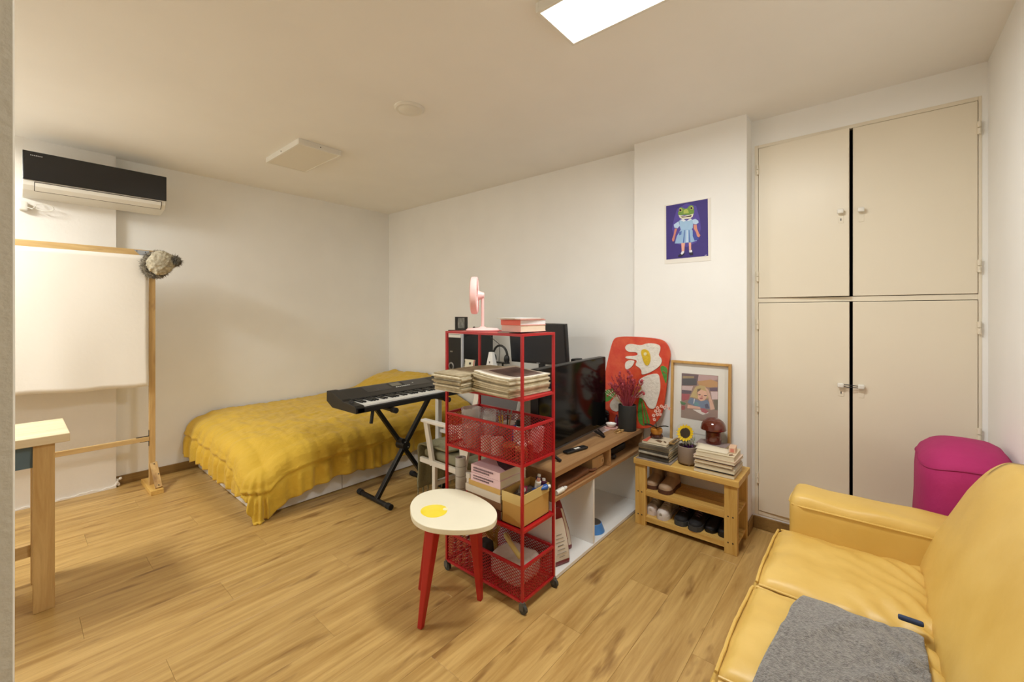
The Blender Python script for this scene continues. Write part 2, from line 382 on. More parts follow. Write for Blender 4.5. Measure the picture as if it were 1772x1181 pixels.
ART_EGG=[((205,62,38),[(-0.223,0.444),(-0.207,0.519),(-0.187,0.59),(-0.159,0.613),(-0.074,0.62),(0.053,0.618),(0.152,0.611),(0.193,0.592),(0.219,0.55),(0.227,0.504),(0.216,0.463),(0.206,0.3),(0.189,0.15),(0.165,0.085),(0.11,0.021),(0.067,0.007),(-0.191,-0.039),(-0.256,-0.035),(-0.256,0.144),(-0.244,0.331)]),
((75,140,55),[(0.158,0.424),(0.179,0.439),(0.211,0.422),(0.209,0.381),(0.205,0.314),(0.193,0.339),(0.179,0.372)]),
((75,140,55),[(-0.241,0.22),(-0.183,0.249),(-0.128,0.241),(-0.191,0.16),(-0.236,0.139)]),
((75,140,55),[(0.016,0.195),(0.038,0.215),(0.06,0.172),(0.089,0.1),(0.11,0.035),(0.016,0.019)]),
((150,75,40),[(0.038,0.183),(0.047,0.185),(0.067,0.035),(0.056,0.033)]),
((150,75,40),[(0.06,0.145),(0.066,0.145),(0.092,0.039),(0.083,0.037)]),
((150,75,40),[(-0.223,0.193),(-0.167,0.236),(-0.159,0.23),(-0.215,0.179)]),
((150,75,40),[(0.179,0.406),(0.206,0.388),(0.206,0.381),(0.179,0.397)]),
((226,220,210),[(-0.093,0.536),(-0.081,0.562),(-0.043,0.571),(0.024,0.56),(0.067,0.58),(0.131,0.579),(0.162,0.564),(0.158,0.526),(0.148,0.502),(0.172,0.48),(0.172,0.452),(0.148,0.42),(0.096,0.384),(0.053,0.367),(0.035,0.365),(0.035,0.393),(0.016,0.412),(-0.013,0.424),(0.002,0.453),(-0.013,0.463),(-0.085,0.465),(-0.085,0.482),(0.002,0.49),(0.005,0.507),(-0.013,0.515),(-0.066,0.511)]),
((226,220,210),[(-0.089,0.432),(-0.066,0.454),(-0.022,0.457),(-0.017,0.445),(-0.036,0.408),(-0.081,0.383)]),
((226,220,210),[(0.016,0.328),(0.067,0.361),(0.124,0.38),(0.152,0.379),(0.162,0.35),(0.169,0.283),(0.152,0.212),(0.138,0.156),(0.117,0.143),(0.089,0.149),(0.067,0.187),(0.038,0.211),(-0.006,0.202),(-0.036,0.202),(-0.013,0.247),(0.024,0.294)]),
((205,198,188),[(-0.199,0.137),(-0.151,0.194),(-0.112,0.221),(-0.112,0.091),(-0.175,0.089)]),
((214,178,30),[(0.027,0.518),(0.038,0.537),(0.067,0.538),(0.089,0.519),(0.099,0.474),(0.089,0.436),(0.071,0.427),(0.053,0.443),(0.038,0.484)]),
((214,178,30),[(-0.028,0.217),(0.002,0.291),(0.024,0.304),(0.038,0.288),(0.035,0.26),(-0.006,0.213)]),
((235,225,170),[(0.072,0.507),(0.07,0.5),(0.064,0.495),(0.056,0.495),(0.05,0.499),(0.048,0.506),(0.05,0.513),(0.056,0.517),(0.064,0.518),(0.07,0.514)]),
]

# ================================================================== THE ROOM
H = 2.5
# floor: laminate boards laid along X, each board its own piece
PLANK = wood('laminate_plank', (204, 169, 106), (162, 124, 66), 'X', 26, 0.36, knots=0.8, knotc=(118, 80, 36), shift=0.07)
fl = struct('floor', B(-1.3, 3.0, -0.43, 4.45, -0.05, -0.006), mat('plank_joint', (130, 96, 50), 0.8), 'warm oak laminate plank floor', 'floor')
PW, PL = 0.19, 1.22
def plank_mesh(w):
    bm = bmesh.new(); bmesh.ops.create_cube(bm, size=1.0)
    for v in bm.verts: v.co = Vector((v.co.x * (w - 0.0006), v.co.y * (PW - 0.0006), v.co.z * 0.008))
    bmesh.ops.bevel(bm, geom=[e for e in bm.edges if all(v.co.z > 0 for v in e.verts)], offset=0.0006, segments=1, affect='EDGES')
    me = bpy.data.meshes.new('plank'); bm.to_mesh(me); bm.free(); me.materials.append(PLANK); return me
_pm = {}
row = 0
y = -0.425
while y < 4.44:
    x = -1.3 - (row * 0.47) % PL
    while x < 2.99:
        a = max(x, -1.3); b = min(x + PL, 2.955)
        if b - a > 0.02:
            k = round(b - a, 3)
            if k not in _pm: _pm[k] = plank_mesh(b - a)
            o = bpy.data.objects.new('plank', _pm[k]); COL.objects.link(o); o.parent = fl
            o.location = Vector(((a + b) / 2, y + PW / 2, -0.004)) - ROOT[fl]
        x += PL
    row += 1; y += PW
struct('ceiling', B(-1.4, 3.5, -0.53, 4.5, H, H + 0.08), CEILM, 'plain cream painted ceiling', 'ceiling')
struct('wall_back', B(-1.4, 3.0, 4.40, 4.5, 0, H), WALL, 'off-white wall behind the bed', 'wall')
struct('wall_desk', B(2.92, 3.02, 1.258, 4.40, 0, H), WALL, 'off-white wall behind the monitor desk', 'wall')
struct('wall_pier', B(2.815, 2.955, 0.556, 1.258, 0, H), WALL, 'projecting off-white wall pier carrying the frog print', 'wall')
wl = MB().box(2.955, 3.02, 0.54, 0.556, 0, H).box(2.955, 3.02, -0.424, 0.54, 2.345, H).box(2.955, 3.02, -0.424, 0.54, 0.0, 0.085).box(2.955, 3.02, -0.424, -0.405, 0.085, 2.345)
struct('wall_wardrobe', wl, WALL, 'cream wall strip surrounding the built-in wardrobe doors', 'wall')
struct('wall_side', B(-1.4, 3.5, -0.52, -0.424, 0, H), WALL, 'off-white side wall behind the yellow sofa', 'wall')
struct('wall_alcove', B(-1.4, -1.3, -0.424, 4.40, 0, H), WALL, 'off-white end wall of the alcove', 'wall')
struct('wall_bump', B(-1.3, 0.51, 4.345, 4.40, 0, H), mat('fresh_plaster_paint', (236, 232, 226), 0.9, var=0.03, vs=4, bump=0.12, bs=60), 'slightly proud white wall section below the air conditioner', 'wall')
jb = MB().rbox(-0.6, 0.0028, 0.70, 0.86, 0, H, 0.006, per=(4, 4, 2))
struct('wall_jamb', jb, mat('jamb_paint', (214, 208, 194), 0.8, bump=0.2, bs=90), 'off-white wall end beside the entrance', 'wall', smooth=True)
BASEM = wood('baseboard_wood', (150, 118, 66), (118, 88, 44), 'X', 20, 0.5, shift=0.0)
struct('baseboard_back', B(0.51, 2.92, 4.386, 4.40, 0, 0.068), BASEM, 'brown wooden baseboard along the bed wall', 'baseboard', bevel=0.003)
struct('baseboard_desk', B(2.906, 2.92, 1.258, 4.386, 0, 0.068), BASEM, 'brown wooden baseboard below the monitor desk wall', 'baseboard', bevel=0.003)
struct('baseboard_pier', MB().box(2.803, 2.815, 0.544, 1.258, 0, 0.072).box(2.815, 2.955, 0.544, 0.556, 0, 0.072), BASEM, 'brown wooden baseboard wrapping the wall pier', 'baseboard', bevel=0.003)
struct('baseboard_wardrobe', B(2.943, 2.955, -0.424, 0.544, 0, 0.075), BASEM, 'brown wooden baseboard below the wardrobe doors', 'baseboard', bevel=0.003)
# broken plaster crumbs at the foot of the proud wall
cr = MB()
for i in range(9):
    cr.ball((0.515 + random.uniform(-0.004, 0.02), 4.36 + random.uniform(-0.012, 0.03), 0.012 + 0.055 * random.random()), random.uniform(0.008, 0.016), n=7, k=5, fn=lambda d: 1 + 0.35 * nz(d.x, d.y, d.z, 3))
o = part(bpy.data.objects['wall_bump'], 'plaster_crumb', cr, bpy.data.materials['fresh_plaster_paint'], smooth=True)
pf = MB(); n = 40; pts = []
for i in range(n + 1):
    pts.append((-0.2 + 0.71 * i / n, 0.006 + 0.022 * abs(nz(i * 0.37, 2.2, 0.3, 1.3))))
pf.prism([(-0.2, 0.0)] + pts + [(0.51, 0.0)], 4.333, 4.345, f=lambda a, b, c: (a, c, b))
part(bpy.data.objects['wall_bump'], 'plaster_edge', pf, bpy.data.materials['fresh_plaster_paint'])

# ------------------------------------------------------------------ built-in wardrobe
wd = thing('built_in_wardrobe', 'cream built-in wardrobe with four flat doors', 'wardrobe', (2.955, 0.07, 0.085))
fr = MB()
fr.box(2.952, 2.985, 0.520, 0.540, 0.085, 2.345).box(2.952, 2.985, -0.405, -0.393, 0.085, 2.345)
fr.box(2.952, 2.985, -0.393, 0.520, 2.325, 2.345).box(2.952, 2.985, -0.393, 0.520, 1.382, 1.408).box(2.952, 2.985, -0.393, 0.520, 0.085, 0.110)
part(wd, 'frame', fr, CREAM, bevel=0.002)
ib = MB().box(3.40, 3.42, -0.41, 0.54, 0.085, 2.345).box(2.985, 3.40, 0.54, 0.55, 0.085, 2.345).box(2.985, 3.40, -0.42, -0.41, 0.085, 2.345).box(2.985, 3.40, -0.41, 0.54, 2.345, 2.355).box(2.985, 3.40, -0.41, 0.54, 0.075, 0.085).box(2.99, 3.40, -0.41, 0.54, 1.385, 1.405)
part(wd, 'interior', ib, DARK)
def wdoor(hy, oy, z0, z1, ang):
    """door hinged at y=hy, free edge at y=oy, opened by ang towards the room"""
    s = 1 if oy < hy else -1
    w = abs(hy - oy); X0, X1 = 2.946, 2.968
    mb = MB().box(X0, X1, hy - s * w if s > 0 else hy, hy if s > 0 else hy + w, z0, z1)
    def R(m, st=0): return m.rot((X0 + 0.003, hy, 0), rz=-s * ang, start=st)
    d = part(wd, 'door', R(mb), CREAM, bevel=0.0025)
    kz = z0 + (0.46 if z0 > 1.2 else 0.80) * (z1 - z0) if False else (1.87 if z0 > 1.2 else 0.925)
    ky = oy + s * 0.035
    k = MB().rbox(X0 - 0.030, X0 - 0.010, ky - 0.014, ky + 0.014, kz - 0.012, kz + 0.012, 0.005, n=5)
    k.box(X0 - 0.012, X0, ky - 0.007, ky + 0.007, kz - 0.007, kz + 0.007)
    part(d, 'knob', R(k), PLASTIC, smooth=True)
    pl = MB().box(X0 - 0.002, X0, ky - 0.012, ky + 0.012, kz - 0.062, kz - 0.022)
    part(d, 'keyhole_plate', R(pl), CREAM, bevel=0.001)
    if s > 0:
        part(d, 'keyhole', R(MB().box(X0 - 0.0035, X0 - 0.0015, ky - 0.002, ky + 0.002, kz - 0.048, kz - 0.036)), BLACK)
    for hz in ((z0 + 0.13, z1 - 0.13) if z0 > 1.2 else (z0 + 0.2, (z0 + z1) / 2 + 0.0, z1 - 0.13)):
        h = MB().rod((X0 - 0.006, hy + s * 0.004, hz - 0.03), (X0 - 0.006, hy + s * 0.004, hz - 0.002), 0.0065, 10).rod((X0 - 0.006, hy + s * 0.004, hz + 0.002), (X0 - 0.006, hy + s * 0.004, hz + 0.03), 0.0065, 10).box(X0 - 0.005, X0 + 0.003, hy - 0.001, hy + 0.004, hz - 0.028, hz + 0.028)
        part(d, 'hinge', h, CREAM, smooth=True)
    return d
A = math.radians
wdoor(0.518, 0.083, 1.411, 2.322, A(3.6))
wdoor(-0.391, 0.069, 1.411, 2.322, A(0.2))
wdoor(0.518, 0.083, 0.113, 1.379, A(2.4))
wdoor(-0.391, 0.069, 0.113, 1.379, A(1.0))
tie = MB().tube([(2.908, 0.118, 0.93), (2.905, 0.090, 0.931), (2.912, 0.06, 0.929), (2.915, 0.034, 0.926)], 0.0022, 6).tube([(2.908, 0.118, 0.921), (2.904, 0.09, 0.919), (2.912, 0.06, 0.919), (2.915, 0.034, 0.917)], 0.0022, 6)
solo('hair_tie', 'black elastic band looped around the lower wardrobe knobs', 'elastic band', tie, BLACK, smooth=True)

# ------------------------------------------------------------------ ceiling fittings
def ceiling_panel(label, x0, x1, y0, y1, lit):
    t = thing('ceiling_light_panel', label, 'ceiling light', ((x0 + x1) / 2, (y0 + y1) / 2, H - 0.04))
    z0 = H - 0.038
    f = MB()
    w = 0.014
    f.box(x0, x1, y0, y0 + w, z0, H).box(x0, x1, y1 - w, y1, z0, H).box(x0, x0 + w, y0 + w, y1 - w, z0, H).box(x1 - w, x1, y0 + w, y1 - w, z0, H)
    part(t, 'frame', f, PLASTIC, bevel=0.0015)
    d = B(x0 + w, x1 - w, y0 + w, y1 - w, z0 + 0.002, z0 + 0.008)
    part(t, 'diffuser', d, mat('lit_diffuser', (255, 250, 242), 0.5, emit=6.0) if lit else mat('unlit_diffuser', (228, 222, 208), 0.5))
    if not lit:
        for sx, sy in ((x0 + 0.15, y0 - 0.001), (x0 - 0.001, (y0 + y1) / 2)):
            part(t, 'screw', MB().ball((sx, sy, H - 0.02), 0.004, n=8, k=6), mat('screw_head', (70, 60, 50), 0.5))
    return t
ceiling_panel('glowing rectangular white ceiling light panel', 1.289, 1.553, 0.38, 0.972, True)
ceiling_panel('added unseen fill light panel over the alcove beyond the entrance wall', -0.882, -0.618, 3.154, 3.746, True)  # added panel body around the alcove fill light, out of view
ceiling_panel('unlit white ceiling light panel near the bed end', 1.25, 1.55, 2.94, 3.51, False)
t = thing('ceiling_cover', 'round white cover plate on the middle of the ceiling', 'cover plate', (1.479, 2.025, H - 0.02))
part(t, 'ring', MB().lathe([(0.085, 0.0), (0.085, -0.006), (0.075, -0.014), (0.06, -0.012)], (1.479, 2.025, H), 32), PLASTIC, smooth=True)
part(t, 'dome', MB().lathe([(0.06, -0.004), (0.06, -0.013), (0.045, -0.021), (0.02, -0.024), (0.0, -0.024)], (1.479, 2.025, H), 32), PLASTIC, smooth=True)

# ================================================================== BED
bed = thing('bed', 'low white storage bed with drawers, standing along the back wall', 'bed', (1.96, 3.68, 0))
part(bed, 'base', MB().box(1.05, 2.895, 3.022, 4.375, 0.0, 0.27), WHITE)
part(bed, 'foot_panel', B(1.03, 1.049, 3.0, 4.375, 0.004, 0.27), WHITE, bevel=0.0015)
for a, b in ((1.051, 1.588), (1.592, 2.240), (2.244, 2.893)):
    part(bed, 'drawer_front', B(a, b, 3.0, 3.02, 0.01, 0.27), WHITE, bevel=0.0015)
part(bed, 'bolt', MB().ball((1.03, 3.62, 0.19), 0.005, n=8, k=6), STEEL, smooth=True)
part(bed, 'mattress', MB().rbox(1.18, 2.885, 3.16, 4.365, 0.272, 0.38, 0.04, n=8), mat('mattress_ticking', (225, 220, 210), 0.9), smooth=True)
COMF = mat('mustard_cotton', (214, 175, 50), 0.75, var=0.10, vs=5, bump=0.9, bs=15, bstretch=(1.0, 1.8, 1.8), sheen=0.15)
def comforter():
    NX, NY = 190, 150
    OV = 0.37; r = 0.118
    X0, Y0 = 1.064, 3.05
    smax, tmax = 1.82, 1.325
    vs = []; fs = []
    for i in range(NX + 1):
        for j in range(NY + 1):
            s = -OV + (smax + OV) * i / NX; t = -OV + (tmax + OV) * j / NY
            ds = max(0, -s); dt = max(0, -t)
            hem = 1 + 0.10 * nz(s * 3, t * 3, 5.0)
            ds *= hem * (1 - 0.38 * math.exp(-max(t, 0) / 0.10)); dt *= hem
            D = math.hypot(ds, dt)
            cs = max(s, 0); ct = max(t, 0)
            x, y = X0 + cs, Y0 + ct
            top = 0.472
            top += 0.016 * nz(x * 2.2, y * 2.2, 0.2) + 0.012 * nz(x * 7, y * 7, 1.7) + 0.009 * nz(x * 19, y * 13, 3.1) + 0.004 * nz(x * 38, y * 30, 5.5)
            # soft gathers fanning over the middle of the bed
            q = math.hypot((x - 1.72) * 0.55, y - 3.42)
            top += 0.009 * math.exp(-((q - 0.17) / 0.022) ** 2) * (1 if x < 2.3 else 0.3)
            top += 0.006 * math.sin((y - 0.45 * x) * 60 + 3 * nz(x * 3, y * 3, 9)) * math.exp(-((y - 3.32 - 0.18 * (x - 1.7)) / 0.12) ** 2) * (1 / (1 + math.exp(-(x - 1.65) * 9)))
            # pillow hidden below the cover at the head end
            ww = 1 / (1 + math.exp(-(x - 2.50) * 16)); wy = 1 / (1 + math.exp(-(y - 3.28) * 14)) * 1 / (1 + math.exp((y - 4.33) * 30))
            top += 0.185 * ww * wy * (1 + 0.18 * nz(x * 4, y * 4, 2))
            top -= 0.085 * math.exp(-(cs + ct) / 0.13) + 0.035 * math.exp(-cs / 0.08) + 0.03 * math.exp(-ct / 0.08)
            if D > 0:
                n = Vector((-ds, -dt)) / D
                along = (ct * (ds / D) + cs * (dt / D)) + 0.35 * math.atan2(dt, ds + 1e-6)
                if D < r * PI / 2:
                    a = D / r; out = r * math.sin(a); down = r * (1 - math.cos(a))
                else:
                    e = D - r * PI / 2; both = min(ds, dt) / (max(ds, dt) + 1e-6)
                    out = r + e * (0.02 + 0.28 * both); down = r + e
                g = min(1, max(0, D - 0.05) / 0.2)
                out += g * (0.009 * math.sin(along * 36 + 5 * nz(along * 2, 0, 1)) + 0.014 * nz(along * 6, D * 3, 4.4) + 0.004 * nz(along * 40, D * 4, 2))
                out += 0.010 * math.exp(-((D - 0.195) / 0.012) ** 2) - 0.010 * math.exp(-((D - 0.215) / 0.008) ** 2)
                if D > 0.215: out += 0.010 * min(1, (D - 0.215) / 0.05) * (0.6 + math.sin(along * 62 + 6 * nz(along * 3, 1, 2)))
                x += n.x * out; y += n.y * out
                z = top - down
                if z < 0.012:
                    k = 0.012 - z; x += n.x * k * 0.1; y += n.y * k * 0.25; z = 0.012 + 0.01 * abs(nz(x * 20, y * 20, 0))
            else:
                z = top
            vs.append((x, min(y, 4.384), z))
    for i in range(NX):
        for j in range(NY):
            a = i * (NY + 1) + j
            fs.append((a, a + NY + 1, a + NY + 2, a + 1))
    return MB().add(vs, fs)
o = solo('comforter', 'mustard yellow comforter spread over the bed', 'comforter', comforter(), COMF, smooth=180)
solid(o, 0.012)

# ================================================================== KEYBOARD AND STAND
ks = thing('keyboard_stand', 'black cross-legged folding stand carrying the keyboard', 'stand', (1.86, 2.63, 0))
fY0, fY1 = 2.46, 2.82
for xx in (1.635, 2.095):
    f = part(ks, 'foot', MB().rod((xx, fY0, 0.018), (xx, fY1, 0.018), 0.0165, 12), BLACK, smooth=True)
    for yy in (fY0, fY1):
        part(f, 'rubber_cap', MB().rod((xx, yy - 0.022, 0.020), (xx, yy + 0.022, 0.020), 0.020, 12), mat('rubber', (22, 22, 22), 0.8), smooth=True)
for xa, xb, yy in ((1.635, 2.10, 2.615), (2.095, 1.64, 2.65)):
    part(ks, 'leg', MB().bar((xa, yy, 0.02), (xb, yy, 0.668), 0.026, 0.034, (0, 1, 0)), BLACK, bevel=0.002)
    g = part(ks, 'support_arm', MB().rod((xb, 2.40, 0.673), (xb, 2.80, 0.673), 0.014, 10), BLACK, smooth=True)
    part(g, 'rubber_cap', MB().rod((xb, 2.385, 0.673), (xb, 2.43, 0.673), 0.019, 12), bpy.data.materials['rubber'], smooth=True)
pv = part(ks, 'pivot', MB().rod((1.866, 2.585, 0.344), (1.866, 2.68, 0.344), 0.032, 14).rod((1.842, 2.59, 0.385), (1.842, 2.66, 0.385), 0.018, 12), BLACK, smooth=True)
for px_, pz_ in ((1.852, 0.375), (1.878, 0.335)):
    part(pv, 'bolt', MB().ball((px_, 2.584, pz_), 0.005, n=8, k=6), STEEL, smooth=True)
part(ks, 'lock_lever', MB().bar((1.50, 2.44, 0.69), (1.485, 2.435, 0.61), 0.014, 0.02), BLACK, bevel=0.002)

kb = thing('electronic_keyboard', 'black electronic keyboard with white and black keys on a stand', 'keyboard', (1.85, 2.61, 0.69))
KX0, KX1 = 1.372, 2.325
prof = [(2.42, 0.692), (2.42, 0.722), (2.432, 0.727), (2.448, 0.727), (2.448, 0.716), (2.585, 0.722), (2.592, 0.752), (2.64, 0.762), (2.76, 0.790), (2.795, 0.788), (2.797, 0.730), (2.72, 0.694)]
fX = lambda a, b, c: (c, a, b)
part(kb, 'case', MB().prism(prof, KX0 + 0.012, KX1 - 0.012, f=fX), BLACK, bevel=0.002)
pe = [(2.42, 0.692), (2.42, 0.728), (2.44, 0.738), (2.575, 0.748), (2.592, 0.758), (2.76, 0.796), (2.797, 0.793), (2.799, 0.725), (2.72, 0.690)]
for a, b in ((KX0, KX0 + 0.062), (KX1 - 0.062, KX1)):
    part(kb, 'end_cheek', MB().prism(pe, a, b, f=fX), BLACK, bevel=0.003)
part(kb, 'pitch_wheel', MB().rod((1.395, 2.53, 0.742), (1.412, 2.53, 0.742), 0.018, 14), mat('dark_grey_plastic', (40, 40, 42), 0.5), smooth=True)
def on_panel(u, x): # height of the sloping control panel at depth y=u
    return 0.762 + (u - 2.64) * (0.028 / 0.12)
def panel_piece(x0, x1, y0, y1, h):
    vs = [(x0, y0, on_panel(y0, 0)), (x1, y0, on_panel(y0, 0)), (x1, y1, on_panel(y1, 0)), (x0, y1, on_panel(y1, 0))]
    vs += [(a, b, c + h) for a, b, c in vs]
    return MB().add(vs, [(0, 3, 2, 1), (4, 5, 6, 7), (0, 1, 5, 4), (1, 2, 6, 5), (2, 3, 7, 6), (3, 0, 4, 7)])
PNL = mat('control_panel_grey', (34, 34, 37), 0.3)
part(kb, 'control_panel', panel_piece(1.60, 1.80, 2.655, 2.757, 0.0012), PNL)
part(kb, 'control_panel', panel_piece(1.93, 2.16, 2.655, 2.757, 0.0012), PNL)
part(kb, 'display', panel_piece(1.82, 1.905, 2.695, 2.748, 0.002), mat('lcd_grey', (112, 112, 98), 0.3))
for i in range(8):
    part(kb, 'button', panel_piece(1.835 + i * 0.016, 1.845 + i * 0.016, 2.668, 2.676, 0.004), mat('pale_button', (205, 205, 200), 0.5))
for i in range(6):
    part(kb, 'button', panel_piece(1.68 + (i % 3) * 0.03, 1.69 + (i % 3) * 0.03, 2.672 + (i // 3) * 0.02, 2.678 + (i // 3) * 0.02, 0.004), mat('grey_button', (95, 95, 98), 0.5))
part(kb, 'button', panel_piece(2.0, 2.01, 2.70, 2.708, 0.004), bpy.data.materials['pale_button'])
kx0, kx1 = KX0 + 0.065, KX1 - 0.065; nW = 36; kw = (kx1 - kx0) / nW
KEYW = mat('key_white', (240, 240, 236), 0.25); KEYB = mat('key_black', (10, 10, 10), 0.3)
wme = None
for i in range(nW):
    if wme is None:
        m0 = MB().box(-kw / 2 + 0.0006, kw / 2 - 0.0006, 2.436, 2.586, 0.724, 0.738); wme = _mesh('white_key', m0, KEYW, (0, 2.61, 0.69), False, 0)
    o = bpy.data.objects.new('white_key', wme); COL.objects.link(o); o.parent = kb; o.location = (kx0 + (i + 0.5) * kw - 1.85, 0, 0)
bme = _mesh('black_key', MB().box(-0.0055, 0.0055, 2.495, 2.587, 0.736, 0.748), KEYB, (0, 2.61, 0.69), False, 0)
for i in range(nW - 1):
    if i % 7 in (0, 1, 3, 4, 5):
        o = bpy.data.objects.new('black_key', bme); COL.objects.link(o); o.parent = kb; o.location = (kx0 + (i + 1) * kw - 1.85, 0, 0)

# ================================================================== SOFA
LEATH = mat('yellow_leather', (214, 179, 98), 0.45, var=0.10, vs=4, rgb2=(204, 167, 84), bump=0.16, bs=22)
sofa = thing('sofa', 'yellow leather sofa with deep seat cushions against the side wall', 'sofa', (1.4, -0.06, 0))
def lumps(a, s): return lambda x, y, z: a * nz(x, y, z, s) + a * 0.4 * nz(x + 7, y, z, s * 2.7)
def base_fn(p, t): return p
part(sofa, 'base', MB().rbox(0.42, 2.19, -0.40, 0.235, 0.06, 0.33, 0.02, n=8), LEATH, smooth=True)
for (a, b) in ((0.50, -0.34), (2.10, -0.34), (0.50, 0.17), (2.10, 0.17)):
    part(sofa, 'foot', MB().lathe([(0.02, 0), (0.026, 0.062)], (a, b, 0), 12), BLACK, smooth=True)
def seat_top(x, y, x0, x1):
    """height of a seat cushion's puffed and creased top"""
    u = (x - x0) / (x1 - x0); v = (y + 0.16) / 0.45
    z = 0.438 + 0.030 * max(0, 1 - (2 * u - 1) ** 4) * max(0.0, min(1, (1 - (2 * v - 1) ** 6)))
    z += 0.007 * nz(x * 6, y * 6, 2) + 0.006 * nz(x * 17, y * 12, 5) + 0.0025 * nz(x * 36, y * 30, 7)
    # creases fanning in from the back corner of the cushion
    cr = max(0.0, min(1.0, (0.62 - v) / 0.5))
    z += 0.010 * cr * math.sin((y * 0.75 - x * 0.8) * 95 + 5 * nz(x * 5, y * 5, 1)) * (0.4 + abs(nz(x * 9, y * 9, 8)))
    return z
CUSH = ((1.572, 2.030), (1.105, 1.562), (0.640, 1.095))
def seat(x0, x1, yf):
    def fn(p, t):
        u = (p.x - x0) / (x1 - x0); v = (p.y + 0.2) / (yf + 0.2)
        top = seat_top(p.x, p.y, x0, x1)
        k = (p.z - 0.32) / (0.438 - 0.32)
        edge = 1.0
        if k > 0.72: p = Vector((p.x, p.y, p.z + (top - 0.438) * (k - 0.72) / 0.28))
        bul = 0.014 * math.sin(PI * min(1, max(0, k)))
        if t[1] > 0.98: p.y += bul + 0.006 * nz(p.x * 12, p.z * 20, 3)
        p.z += 0.006 * nz(p.x * 14, p.y * 14, p.z * 14) if t[1] > 0.9 else 0
        return p
    c = part(sofa, 'seat_cushion', MB().rbox(x0, x1, -0.20, yf, 0.325, 0.438, 0.032, per=(34, 38, 8), fn=fn), LEATH, smooth=180)
    pts = []
    for i in range(15):
        x = x0 + 0.012 + (x1 - x0 - 0.024) * i / 14
        pts.append((x, yf - 0.004 + 0.010 * math.sin(PI * i / 14) * 0.4, seat_top(x, yf - 0.012, x0, x1) - 0.008))
    part(c, 'piping', MB().tube(pts, 0.0045, 8), LEATH, smooth=True)
    for xe in (x0 + 0.004, x1 - 0.004):
        pts = [(xe, y_, seat_top(xe, y_, x0, x1) - 0.009) for y_ in [yf - 0.012 - i * 0.03 for i in range(14)]]
        part(c, 'piping', MB().tube(pts, 0.004, 8), LEATH, smooth=True)
for i, (a, b) in enumerate(CUSH): seat(a, b, (0.288, 0.292, 0.288)[i])
# far arm with a flat padded top and a seam
def armfn(p, t):
    k = max(0, (p.z - 0.50) / 0.11)
    p.z += 0.010 * nz(p.x * 8, p.y * 8, 0) * k
    return p
for (a, b) in ((2.005, 2.195), (0.42, 0.63)):
    ar = part(sofa, 'arm', MB().rbox(a, b, -0.40, 0.248, 0.07, 0.592, 0.035, per=(10, 22, 12), fn=armfn), LEATH, smooth=180)
    sx = a - 0.0005 if a > 1 else b + 0.0005
    part(ar, 'piping', MB().tube([(sx + 0.003, -0.30, 0.556), (sx, -0.05, 0.556), (sx, 0.20, 0.556), (sx + 0.01, 0.236, 0.556), (sx + 0.04, 0.249, 0.556), (sx + 0.10, 0.250, 0.556), (sx + 0.15, 0.247, 0.556)], 0.0035, 8), LEATH, smooth=True)
# back cushion: leaning, thick, one long piece
def backfn(p, t):
    k = (p.z - 0.40) / 0.47
    yf = -0.12 - 0.195 * max(0, k) ** 1.15
    yb = -0.405
    v = (p.y + 0.40) / 0.28
    y = yb + (yf - yb) * v
    y += 0.018 * math.sin(PI * min(1, max(0, k))) * v + (0.012 * nz(p.x * 3, p.z * 4, 1) + 0.006 * nz(p.x * 9, p.z * 7, 4)) * v
    x = p.x + 0.012 * nz(p.y * 5, p.z * 5, 3) - (0.05 * max(0, k - 0.72) / 0.28 if t[0] > 0.9 else 0)
    z = p.z + 0.012 * nz(p.x * 3, 0, 2)
    return Vector((x, max(y, -0.415), z))
bk = part(sofa, 'back_cushion', MB().rbox(0.50, 2.06, -0.40, -0.12, 0.40, 0.865, 0.06, per=(48, 12, 20), fn=backfn), LEATH, smooth=180)
part(bk, 'piping', MB().tube([(1.90 - 0.1 * i, -0.382, 0.858 + 0.012 * nz((1.90 - 0.1 * i) * 3, 0, 2)) for i in range(14)], 0.004, 8), LEATH, smooth=True)

# grey wool throw lying over the two nearer seat cushions
THROW = mat('grey_wool', (150, 146, 142), 0.95, rgb2=(112, 108, 106), vs=120, bump=0.9, bs=240, sheen=0.4)
def throw():
    N, K = 70, 56; vs = []; fs = []
    def edge(x): # front (room-side) border of the throw
        return 0.150 + (1.568 - x) * 0.125 + 0.006 * nz(x * 10, 0, 4)
    for i in range(N + 1):
        x = 0.70 + (1.560 - 0.70) * i / N
        for j in range(K + 1):
            v = j / K; yy = -0.108 + (edge(x) + 0.108) * v
            xx = x + 0.012 * (1 - v) * 0 + 0.006 * nz(0, yy * 9, 6)
            z = -1
            for a, b in CUSH[1:]:
                if a - 0.02 <= xx <= b + 0.02: z = max(z, seat_top(min(max(xx, a), b), yy, a, b))
            if z < 0: z = 0.45
            z += 0.014 + 0.003 * nz(xx * 8, yy * 8, 1)
            for (cx, cy, ang, ln) in ((1.42, 0.06, 0.9, 0.10), (1.28, -0.02, 0.7, 0.12), (1.15, 0.08, 0.8, 0.09), (1.36, -0.06, 1.0, 0.08), (1.05, 0.0, 0.8, 0.12)):
                a_ = (xx - cx) * math.cos(ang) + (yy - cy) * math.sin(ang); b_ = -(xx - cx) * math.sin(ang) + (yy - cy) * math.cos(ang)
                z += 0.011 * math.exp(-(a_ / 0.011) ** 2 - (b_ / ln) ** 2)
            vs.append((xx, yy, z))
    for i in range(N):
        for j in range(K):
            a = i * (K + 1) + j; fs.append((a, a + K + 1, a + K + 2, a + 1))
    return MB().add(vs, fs)
o = solo('throw_blanket', 'fuzzy grey wool throw lying on the sofa seat', 'blanket', throw(), THROW, smooth=180); solid(o, 0.009, 0.0)
